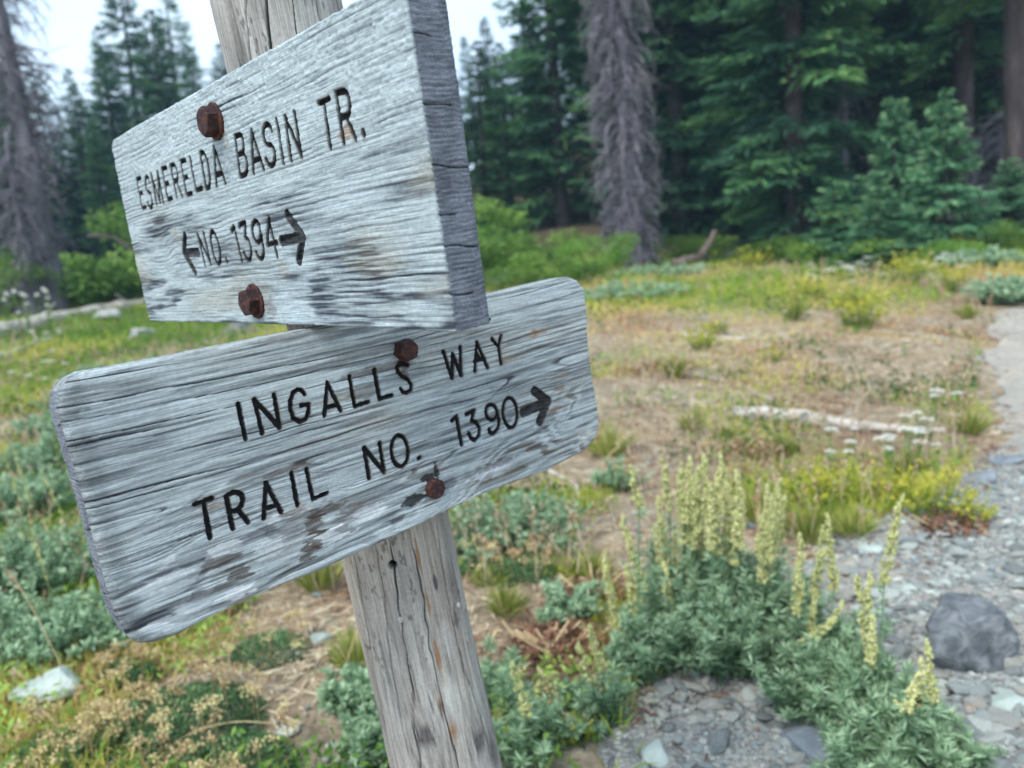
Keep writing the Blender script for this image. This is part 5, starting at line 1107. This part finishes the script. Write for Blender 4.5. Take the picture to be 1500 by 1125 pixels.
def sagewort(center_px, bases, sp, zf, label, seed, dep_off=0.0, parts=True):
    c = G(*center_px); e = empty('sagewort', c, label=label, cat='plant')
    dep = (c - CAMP) @ FW
    for k, (bx, by, rad, hh, ns) in enumerate(bases):
        b = G(bx, by) - c; g = foliage(int(ns * 1.25), rad, hh, 0.027, 0.0036, 26, seed + k, fan=6, up=0.3); V = None
        for i_ in range(len(g.V)): g.V[i_] = g.V[i_] + b
        link('foliage', g.mesh('foliage', SAGE), parent=e)
    r = np.random.default_rng(seed + 90)
    for k, (tp, bt) in enumerate(sp):
        dd = dep + r.uniform(-0.14, 0.04) + dep_off; tpx, btx = zf(tp), zf(bt); A1 = at(*tpx, dd) ; B1 = at(*btx, dd + r.uniform(-.03, .03)); bb = min(bases, key=lambda q: abs(q[0] - btx[0])); root_ = G(bb[0] + (btx[0] - bb[0]) * 0.4, bb[1])
        s = np.linspace(0, 1, 9)[:, None]; P = B1 * (1 - s) + A1 * s + r.normal(0, 0.0035, (9, 3)) * s; Ln = np.linalg.norm(A1 - B1)
        g = spike_geo(P - c, 0.0098 + 0.026 * Ln, int(640 * (Ln / 0.2) ** 0.9), seed + k, 0.5 + r.uniform(-0.12, 0.15)); link('flower_spike', g.mesh('flower_spike', SPIKE), parent=e)
        gs = Geo(); q2 = np.linspace(0, 1, 5)[:, None]; gs.tube((root_ * (1 - q2) + B1 * q2 - c), 0.0020, 4, 0.4, cap=False)
        n = 26; f = r.random(n)[:, None]; pp = root_ * (1 - f) + B1 * f - c; az = r.uniform(0, 6.28, n)
        for w in range(4): blades(gs, pp, unit(np.stack([np.cos(az), np.sin(az), r.uniform(0, 1, n)], 1) + r.normal(0, 0.3, (n, 3))), 0.030 * r.uniform(0.6, 1.2, n), 0.005, np.clip(0.3 + 0.5 * f[:, 0] + r.normal(0, 0.1, n), 0, 1), 0.1)
        link('stem', gs.mesh('stem', SAGE), parent=e)
    return e
sagewort((1060, 960), [(1060, 975, 0.17, 0.27, 80), (985, 980, 0.13, 0.22, 48), (1130, 985, 0.14, 0.20, 52), (1010, 925, 0.13, 0.27, 44), (1095, 925, 0.13, 0.26, 44), (930, 1000, 0.07, 0.14, 22)], spikes_a, za3, 'large blue-green sagewort clump with a dense crowd of pale yellow flower spikes', 400)
sagewort((1195, 1010), [(1195, 1040, 0.12, 0.17, 56), (1175, 985, 0.09, 0.19, 30)], spikes_b, za3, 'sagewort right of the large clump, with thin branching yellow spikes against the gravel', 430)
sagewort((1285, 1060), [(1270, 1085, 0.11, 0.15, 50), (1250, 1020, 0.075, 0.16, 22)], spikes_c, za4, 'sagewort left of the dark boulder, its tallest spike leaning right', 460)
sagewort((1360, 1105), [(1335, 1120, 0.085, 0.10, 44), (1395, 1135, 0.05, 0.06, 18), (1270, 1145, 0.09, 0.10, 34)], spikes_d, za4, 'low sagewort below the dark boulder with one short leaning golden spike', 480)
sagewort((880, 1090), [(880, 1060, 0.06, 0.12, 14)], [((95, 635), (150, 790)), ((60, 700), (110, 830))], za3, 'small sagewort sprig with two pale spikes left of the large clump', 495)
e = G(790, 1100)
zz_ = lambda p: (660 + p[0] / 2.647, 700 + p[1] / 2.647)
sagewort((770, 1090), [(765, 1110, 0.09, 0.13, 34), (735, 1030, 0.06, 0.10, 16)], [((240, 710), (300, 920)), ((345, 740), (350, 860)), ((330, 880), (340, 980))], zz_, 'sagewort beside the post foot on its right, with a single pale yellow spike', 510)

def sage_mound(px, py, wpx, h, label, seed, n=70, leaf=0.026, lw=0.0085, cat='plant', name='sage_plant', mat=SAGE, tint=(0.25, 1.05)):
    b = G(px, py); dep = (b - CAMP) @ FW; rad = wpx * dep / FPX / 2; e = empty(name, b, label=label, cat=cat)
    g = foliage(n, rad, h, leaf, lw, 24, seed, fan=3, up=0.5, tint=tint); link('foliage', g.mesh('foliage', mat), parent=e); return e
sage_mound(745, 800, 190, 0.16, 'silvery green leafy sage mound right under the lower board', 520, 150, 0.024, 0.009)
sage_mound(40, 880, 190, 0.24, 'large silvery green sage plant at the left edge beside the lower board', 521, 170, 0.026, 0.009)
sage_mound(110, 960, 150, 0.15, 'silvery sage plant under the left end of the lower board', 522, 120, 0.026, 0.009)
sage_mound(20, 960, 130, 0.16, 'low silvery sage at the left picture edge above the pale rock', 523, 90, 0.026, 0.009)
sage_mound(30, 760, 180, 0.20, 'greyish green sage behind the big one at the left edge', 524, 120, 0.028, 0.009)
sage_mound(90, 690, 160, 0.17, 'dull green sage patch left of the lower board end', 525, 100, 0.03, 0.010)
sage_mound(190, 560, 140, 0.16, 'flat pale blue-green sage patch in the meadow left of the boards', 526, 70, 0.04, 0.014)
sage_mound(90, 640, 120, 0.15, 'small greyish sage above the dull green patch', 527, 60, 0.035, 0.012)
sage_mound(540, 1050, 100, 0.09, 'pale blue-green sage seedlings tucked behind the post on its left', 528, 60, 0.026, 0.009)
sage_mound(545, 1120, 70, 0.07, 'tiny pale sage rosette at the bottom edge left of the post', 529, 30, 0.03, 0.01)
sage_mound(1478, 445, 100, 0.24, 'rounded grey-green sage at the right edge beside the trail', 530, 90, 0.05, 0.016)
sage_mound(1440, 395, 90, 0.22, 'grey-green sage at the far right meadow edge', 531, 70, 0.06, 0.02)
sage_mound(925, 440, 150, 0.20, 'pale blue-green sage patch just right of the lower board top corner', 532, 110, 0.05, 0.018)
sage_mound(960, 410, 130, 0.20, 'pale silvery sage at the foot of the shaggy dead tree', 533, 90, 0.06, 0.02)
sage_mound(725, 420, 90, 0.16, 'dark sage tuft right beside the upper board bottom corner', 534, 60, 0.05, 0.018)
sage_mound(830, 905, 90, 0.08, 'small sage with thin leaves among the red dry stems', 535, 40, 0.026, 0.007)
sage_mound(130, 590, 110, 0.14, 'small blue-grey sage below the flat pale patch', 536, 50, 0.035, 0.012)
sage_mound(905, 720, 60, 0.10, 'sage sprig behind the left flower spikes', 537, 26, 0.026, 0.008)

# left sage flower stalks
for k, (tp, bt) in enumerate([((5, 660), (30, 735)), ((22, 672), (48, 745)), ((60, 690), (95, 760)), ((45, 775), (70, 850))]):
    dd = 2.9 - 0.2 * k; A1, B1 = at(*tp, dd), at(*bt, dd); s = np.linspace(0, 1, 7)[:, None]; gr = B1.copy(); gr[2] = float(ground_h(gr[0], gr[1]))
    e = empty('sagewort', gr, label=['leftmost thin yellow-green flower stalk at the left picture edge', 'thin yellow-green flower stalk, second from the left edge', 'thin yellow-green flower stalk beside the lower board end', 'lowest thin yellow flower stalk in the left sage'][k], cat='plant')
    g = spike_geo(B1 * (1 - s) + A1 * s - gr, 0.007, 110, 600 + k, 0.45); link('flower_spike', g.mesh('flower_spike', SPIKE), parent=e)
    g = Geo(); g.tube(np.array([gr * 0, B1 - gr]), 0.002, 4); link('stem', g.mesh('stem', GSTEM), parent=e)

# grass tufts
def tuft_mesh(seed, n, h, spread, w):
    r = np.random.default_rng(seed); g = Geo(); az = r.uniform(0, 6.28, n); o = r.random(n) ** 0.7
    P = np.stack([np.cos(az) * o * 0.025, np.sin(az) * o * 0.025, 0 * o], 1); D = unit(np.stack([np.cos(az) * o * spread, np.sin(az) * o * spread, np.ones(n)], 1))
    blades(g, P, D, h * r.uniform(0.5, 1.1, n), w, np.clip(0.5 + r.normal(0, 0.22, n), 0, 1), 0.12 + 0.2 * o); return g.mesh('tuft', TUFTM)
TU = [tuft_mesh(701, 190, 0.13, 0.75, 0.0038), tuft_mesh(702, 150, 0.15, 0.5, 0.0042), tuft_mesh(703, 120, 0.10, 0.9, 0.0035)]
for px, py, h, k, lab in ((1187, 800, 75, 1, 'bright lime green grass tuft behind the flowering sagewort'), (893, 672, 62, 0, 'dark green grass tuft right of the lower board corner'), (990, 555, 40, 1, 'small green grass tuft on the bare ground'), (1012, 638, 42, 1, 'small dark green tuft left of the bleached branch log'), (1060, 645, 30, 0, 'short olive tuft below the bleached branch log'),
                      (1152, 668, 36, 1, 'green tuft right below the middle of the bleached branch log'), (742, 905, 60, 0, 'yellow-green tuft right of the post'), (470, 868, 75, 1, 'green and yellow tuft just under the lower board, left of the post'), (905, 700, 40, 2, 'straw tinged tuft below the dark green one'), (870, 850, 55, 0, 'green tuft on the dirt left of the large sagewort'),
                      (830, 845, 55, 2, 'spreading green tuft under the silvery mound'), (720, 860, 60, 2, 'yellowish tuft beside the post below the silvery mound'), (240, 948, 60, 2, 'dark green tuft under the lower left corner of the board'), (1250, 790, 60, 0, 'yellow-green tuft at the top of the gravel'), (1110, 770, 60, 1, 'bright green tuft seen between the flower spikes'), (1330, 700, 55, 0, 'green tuft among the white flowers'),
                      (1395, 600, 50, 2, 'low green tuft by the trail edge'), (1420, 640, 50, 0, 'bushy green tuft right at the trail edge'), (1416, 468, 32, 0, 'brown-green tuft on the far trail edge'), (1050, 490, 40, 2, 'pale green tuft near the bright yellow plant'), (30, 1000, 60, 2, 'yellow-green tuft at the left edge above the pale rock'), (520, 985, 75, 0, 'yellow tuft left of the post'), (560, 1010, 60, 2, 'yellow-green tuft touching the post on its left'),
                      (1250, 450, 40, 0, 'pale tuft in the far meadow'), (1160, 470, 36, 1, 'slim tuft in the far meadow left of the yellow plant')):
    b = G(px, py); dep = (b - CAMP) @ FW; s = size(h, dep) / 0.12
    o = link('grass_tuft', TU[k], loc=b - [0, 0, 0.004], label=lab, cat='grass tuft'); o.scale = (s * 1.1, s * 1.1, s); o.rotation_euler = (0, 0, random.uniform(0, 6))

# yellow-green leafy plants
def leafy_mesh(seed, n, mat, leaf=0.03, lw=0.016, h=0.2, rad=0.12): return foliage(n, rad, h, leaf, lw, 16, seed, fan=1, up=0.4, tint=(0.1, 1.1), stemw=0.0018).mesh('foliage', mat)
YL = [leafy_mesh(801, 38, YELLOWG, 0.022, 0.011), leafy_mesh(802, 22, YELLOWG, 0.026, 0.014, 0.18, 0.10)]
for px, py, h, k, lab in ((1255, 480, 62, 0, 'bright yellow-green leafy plant in the middle of the far meadow'), (1030, 512, 50, 1, 'bright lime leafy plant at the edge of the bare ground'), (1130, 530, 30, 1, 'small yellow-green seedling on the bare ground'), (1300, 735, 60, 0, 'yellow-leaved plant below the white flowers'), (1370, 760, 80, 0, 'large yellow-green plant at the trail edge above the slate stone'), (1230, 745, 70, 0, 'yellow-green plant behind the right flower spikes'),
                      (1420, 770, 60, 1, 'yellowish plant with brown base at the corner of the gravel'), (1185, 740, 60, 1, 'pale yellow plant left of the lime grass tuft'), (1330, 420, 55, 0, 'yellow flowered plant at the far meadow edge near the young firs'), (1290, 395, 45, 1, 'yellow plant in front of the low young fir'), (1190, 440, 45, 1, 'pale lime plant in the far meadow'), (1390, 430, 45, 0, 'golden plant in the far meadow before the trail'),
                      (905, 1030, 60, 1, 'plant with bright yellow and green round leaves at the left foot of the large sagewort'), (848, 1090, 60, 1, 'low plant with yellow leaves at the bottom edge right of the post'), (835, 850, 26, 1, 'small lime leaf sprig under the silvery mound'), (1100, 400, 40, 0, 'yellow-green plant at the far meadow edge right of the leaning log')):
    b = G(px, py); dep = (b - CAMP) @ FW; s = size(h, dep) / 0.2
    o = empty('leafy_plant', b, random.uniform(0, 6), s, label=lab, cat='plant'); link('foliage', YL[k], parent=o)

# yarrow
def yarrow_mesh(seed):
    r = np.random.default_rng(seed); st = Geo(); s = np.linspace(0, 1, 5)[:, None]; top = np.array([0.01, 0.0, 0.22]); st.tube(top * s + [0, 0, 0] , 0.0016, 4, 0.4, cap=False)
    n = 40; f = r.random(n); blades(st, top * f[:, None] * 0.85, unit(r.normal(size=(n, 3)) + [0, 0, .6]), 0.035, 0.006, np.clip(0.4 + r.normal(0, .2, n), 0, 1), 0.1)
    fl = Geo(); m = 46; a = r.uniform(0, 6.28, m); q = 0.026 * np.sqrt(r.random(m)); c = top + np.stack([np.cos(a) * q, np.sin(a) * q, 0.014 - 16 * q ** 2 + r.normal(0, 0.0015, m)], 1)
    for w in range(5): blades(fl, c, unit(np.stack([np.cos(a * 3 + w * 1.257), np.sin(a * 3 + w * 1.257), np.full(m, 0.1)], 1) + r.normal(0, 0.5, (m, 3))), 0.0060, 0.0050, 0.3 + 0.7 * r.random(m))
    for k in range(8): st.tube(np.stack([top * 0.9, c[k]]), 0.0007, 3, cap=False)
    return st.mesh('stem', SHRUBM), fl.mesh('flower_head', WHITEP)
YA = [yarrow_mesh(851), yarrow_mesh(852)]
zb = lambda x, y: (1080 + x / 2.886, 330 + y / 2.886)
FLW = [(zb(x, y), s) for x, y, s in ((840, 700, 1.3), (832, 722, .8), (940, 715, 1.1), (725, 808, 1), (768, 797, .9), (815, 823, 1.1), (735, 868, 1.7), (640, 905, 1.5), (385, 865, 1.2), (492, 862, .7), (473, 920, 1.0), (472, 957, .8), (387, 957, .9), (647, 948, .9), (760, 917, 1.1), (835, 930, .7), (705, 487, 1.2), (202, 366, .9), (780, 880, 0.9), (655, 893, 1.0))]
for k, ((px, py), s) in enumerate(FLW):
    row = 250 if py < 520 else 0
    b = G(px, py + (26 if py < 520 else 52)); dep = (b - CAMP) @ FW; hp = at(px, py, dep); H = float(np.clip(hp[2] - b[2], 0.05, 0.4)); b = np.array([hp[0], hp[1], float(ground_h(hp[0], hp[1]))]); H = hp[2] - b[2]
    o = empty('yarrow', b, random.uniform(0, 6), (s * 0.95, s * 0.95, H / 0.22), label='white flat-topped yarrow flower standing in the grass near the bleached branch log and trail', cat='flower', group='white yarrow flowers near the trail'); m = YA[k % 2]; link('stem', m[0], parent=o); link('flower_head', m[1], parent=o)
FAR = [(1265 + rt.gauss(0, 16), 392 + rt.gauss(0, 7)) for _ in range(14)] + [(1375 + rt.uniform(-40, 60), 382 + rt.gauss(0, 8)) for _ in range(22)] + [(1210 + rt.uniform(-30, 40), 400 + rt.gauss(0, 6)) for _ in range(10)]
for k, (px, py) in enumerate(FAR):
    b0 = G(px, py + 22); dep = (b0 - CAMP) @ FW; hp = at(px, py, dep); b = np.array([hp[0], hp[1], float(ground_h(hp[0], hp[1]))]); H = max(hp[2] - b[2], 0.1)
    o = empty('yarrow', b, random.uniform(0, 6), (1.7, 1.7, H / 0.22), label='white flower in the drift along the far right meadow edge', cat='flower', group='white flowers along the far meadow edge'); m = YA[k % 2]; link('stem', m[0], parent=o); link('flower_head', m[1], parent=o)
LEFTF = [(rt.uniform(0, 75), rt.uniform(418, 470)) for _ in range(14)] + [(rt.uniform(0, 120), rt.uniform(480, 560)) for _ in range(14)]
for k, (px, py) in enumerate(LEFTF):
    b0 = G(px, py + 28); dep = min((b0 - CAMP) @ FW, 10.5); hp = at(px, py, dep); b = np.array([hp[0], hp[1], float(ground_h(hp[0], hp[1]))]); H = max(hp[2] - b[2], 0.1)
    o = empty('yarrow', b, random.uniform(0, 6), (1.1, 1.1, H / 0.22), label='small white flower in the meadow by the pale log at the left', cat='flower', group='white flowers by the pale log'); m = YA[k % 2]; link('stem', m[0], parent=o); link('flower_head', m[1], parent=o)

# mat plants with tan seed heads, lower left
def mat_plant(px, py, wpx, label, seed, nl=1300, nseed=60, h=0.05, seedmat=SEEDM):
    b = G(px, py); dep = (b - CAMP) @ FW; rad = wpx * dep / FPX / 2; r = np.random.default_rng(seed); e = empty('mat_plant', b, label=label, cat='plant')
    g = Geo(); a = r.uniform(0, 6.28, nl); q = rad * np.sqrt(r.random(nl)); x, y = np.cos(a) * q, np.sin(a) * q * 0.8; zz = h * (1 - (q / rad) ** 2) * r.uniform(0.3, 1.0, nl) + 0.006 + (ground_h(b[0] + x, b[1] + y) - b[2])
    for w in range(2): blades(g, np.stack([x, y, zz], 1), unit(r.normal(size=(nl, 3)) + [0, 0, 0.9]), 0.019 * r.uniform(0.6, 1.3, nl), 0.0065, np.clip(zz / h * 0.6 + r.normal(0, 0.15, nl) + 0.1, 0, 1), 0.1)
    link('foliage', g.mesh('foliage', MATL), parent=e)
    for k in range(int(nseed * 0.55)):
        a1 = r.uniform(0, 6.28); q1 = rad * math.sqrt(r.random()) * 1.05; c = np.array([math.cos(a1) * q1, math.sin(a1) * q1 * 0.8, 0]); c[2] = float(ground_h(b[0] + c[0], b[1] + c[1])) - b[2]; hh = h * r.uniform(0.8, 1.9) + 0.012; g = Geo(); n = 34; cc = c + [0, 0, hh] + r.normal(0, 1, (n, 3)) * [0.0085, 0.0085, 0.0055]
        g.tube(np.stack([c, c + [0, 0, hh]]), 0.0010, 3, 0.2, cap=False); t0 = r.uniform(0.2, 0.85)
        blades(g, cc, unit(r.normal(size=(n, 3)) + [0, 0, .3]), 0.0085, 0.0055, np.clip(t0 + r.normal(0, 0.18, n), 0, 1)); link('seed_head', g.mesh('seed_head', seedmat), parent=e)
mat_plant(250, 1070, 270, 'broad low green mat plant with tan seed heads at the lower left', 901, 2400, 85)
mat_plant(80, 1130, 200, 'mat plant with golden seed heads at the bottom left corner', 902, 1700, 65)
mat_plant(330, 1150, 220, 'mat plant with brown seed heads cut by the bottom edge left of the post', 903, 1400, 50)
mat_plant(190, 1000, 90, 'small tan mat plant right behind the pale rock', 904, 700, 28)
mat_plant(760, 845, 120, 'mat plant with yellow and russet heads right of the post under the silvery mound', 905, 800, 34)
mat_plant(830, 1060, 150, 'green and rust mat plant right of the post foot', 906, 1000, 22)
mat_plant(395, 965, 120, 'sparse tan mat plant on the gravel patch under the lower board', 907, 400, 18)
mat_plant(700, 840, 60, 'tiny mat plant tight against the right side of the post', 908, 300, 8)

# red-brown dry clump right of the post
def dry_clump(px, py, wpx, label, seed, n=260, ns=14):
    b = G(px, py); dep = (b - CAMP) @ FW; rad = wpx * dep / FPX / 2; r = np.random.default_rng(seed); e = empty('dry_plant', b, label=label, cat='dry plant'); g = Geo()
    a = r.uniform(0, 6.28, n); q = rad * np.sqrt(r.random(n)); P = np.stack([np.cos(a) * q, np.sin(a) * q * 0.8, r.uniform(0.005, 0.05, n)], 1)
    blades(g, P, unit(r.normal(size=(n, 3)) + [0, 0, .3]), 0.035 * r.uniform(0.5, 1.3, n), 0.014, np.clip(r.normal(0.35, 0.25, n), 0, 1), 0.15); link('withered_leaves', g.mesh('withered_leaves', REDM), parent=e)
    for k in range(ns):
        a1 = r.uniform(-0.6, 3.6); L = r.uniform(0.06, 0.14); s = np.linspace(0, 1, 4)[:, None]; g = Geo(); d = unit(np.array([math.cos(a1), math.sin(a1) * 0.6, r.uniform(0.25, 0.9)])); p0 = np.array([r.normal(0, rad * 0.3), r.normal(0, rad * 0.3), 0.005])
        g.tube(p0 + d * s * L, 0.0028, 5); link('dry_stem', g.mesh('dry_stem', STALK), parent=e)
dry_clump(820, 960, 150, 'dry red-brown clump with straw coloured broken stems right of the post', 921, 420, 16)
dry_clump(880, 880, 110, 'dry reddish clump at the left foot of the large sagewort', 922, 260, 6)
dry_clump(1395, 785, 90, 'dark reddish dried leaves under the yellow plant at the gravel corner', 923, 200, 3)
dry_clump(960, 545, 110, 'reddish dried plant patch on the bare ground', 924, 200, 3)
dry_clump(1110, 665, 110, 'reddish dried patch below the bleached branch log', 925, 200, 3)
dry_clump(855, 660, 80, 'brown dried leaves beside the dark green tuft', 926, 150, 4)
dry_clump(40, 640, 70, 'rust coloured dry herb in the left meadow', 927, 140, 6)
dry_clump(330, 905, 70, 'brown dry leaves under the lower board', 928, 130, 3)

# tall single grass stalks
def stalk(px0, py0, px1, py1, label, seed, head=True, dep=None, arch=0.03, w=0.0013):
    b = G(px1, py1); d0 = (b - CAMP) @ FW if dep is None else dep; t = at(px0, py0, d0); e = empty('grass_stalk', b, label=label, cat='grass stalk'); r = np.random.default_rng(seed)
    s = np.linspace(0, 1, 9)[:, None]; P = (t - b) * s + np.array([0, 0, 1.0]) * np.sin(s * math.pi) * arch; g = Geo(); g.tube(P, w, 4); link('stem', g.mesh('stem', STALK), parent=e)
    if head:
        n = 60; f = r.uniform(0.86, 1.03, n)[:, None]; c = (t - b) * f + r.normal(0, 0.004, (n, 3)); g = Geo(); blades(g, c, unit(unit(t - b) + r.normal(0, 0.4, (n, 3))), 0.011, 0.003, np.clip(r.normal(0.8, .15, n), 0, 1)); link('seed_head', g.mesh('seed_head', REDM), parent=e)
stalk(14, 838, 108, 1020, 'tall thin grass stalk with pale head leaning left in front of the left sage', 951)
stalk(20, 985, 60, 1040, 'short grass stalk with pinkish head at the left edge', 952)
stalk(55, 1040, 105, 1110, 'thin reddish stalk rising from the left mat plant', 953)
stalk(355, 905, 330, 1010, 'straw stalk standing under the lower board', 954)
stalk(405, 1060, 235, 1110, 'long bent straw lying over the mat plants', 955, False)
stalk(255, 905, 262, 1030, 'upright green-yellow stalk below the board corner', 956)
stalk(170, 985, 20, 975, 'dry arching straw at the left under the sage', 957, False)
stalk(245, 930, 130, 985, 'bent dry straw between the sage and the mat plants', 958, False)
stalk(560, 855, 500, 1000, 'thin arching stalk left of the post', 959)
stalk(735, 925, 715, 965, 'pale broken stem standing on the dirt right of the post', 960, False, w=0.004)
stalk(790, 1045, 770, 1085, 'pale dry stem right of the post foot', 961, False, w=0.003)
stalk(1260, 745, 1268, 800, 'thin stalk rising behind the right sagewort', 962)
stalk(965, 590, 975, 690, 'dry pale stalk on the bare ground right of the lower board', 963)
stalk(905, 655, 870, 720, 'dry curved stalk leaning right beside the green tuft', 964, False, w=0.003)

# ------------------------------------------------------------------ bluish haze added to lift and tint the forest's shadows
hz = bpy.data.materials.new('added_haze'); hz.use_nodes = True; nt = hz.node_tree
for n_ in list(nt.nodes):
    if n_.type != 'OUTPUT_MATERIAL': nt.nodes.remove(n_)
vp = nt.nodes.new('ShaderNodeVolumePrincipled'); vp.inputs['Color'].default_value = (0.45, 0.72, 1.0, 1); vp.inputs['Density'].default_value = 0.0016; vp.inputs['Anisotropy'].default_value = 0.0
nt.links.new(vp.outputs[0], nt.nodes['Material Output'].inputs['Volume'])
bm = bmesh.new(); bmesh.ops.create_cube(bm, size=1.0); me = bpy.data.meshes.new('haze'); bm.to_mesh(me); bm.free(); me.materials.append(hz)
zlo = float(ground_h(X, Y).min()) - 1.5
bpy.context.view_layer.update()
tops = [o_.matrix_world @ Vector(c_) for o_ in COL.objects if o_.type == 'MESH' and o_.name.startswith('crown') for c_ in o_.bound_box]
zhi = max(max(t_[2] for t_ in tops), float(ground_h(X, Y).max())) + 1.0
o = link('haze', me, kind='stuff', label='added thin bluish haze lifting the forest shadows'); o.scale = (244, 164, zhi - zlo); o.location = (0, 40, (zhi + zlo) / 2)
print('haze', zlo, zhi)
print('script triangles', sum(len(m.polygons) for m in bpy.data.meshes))
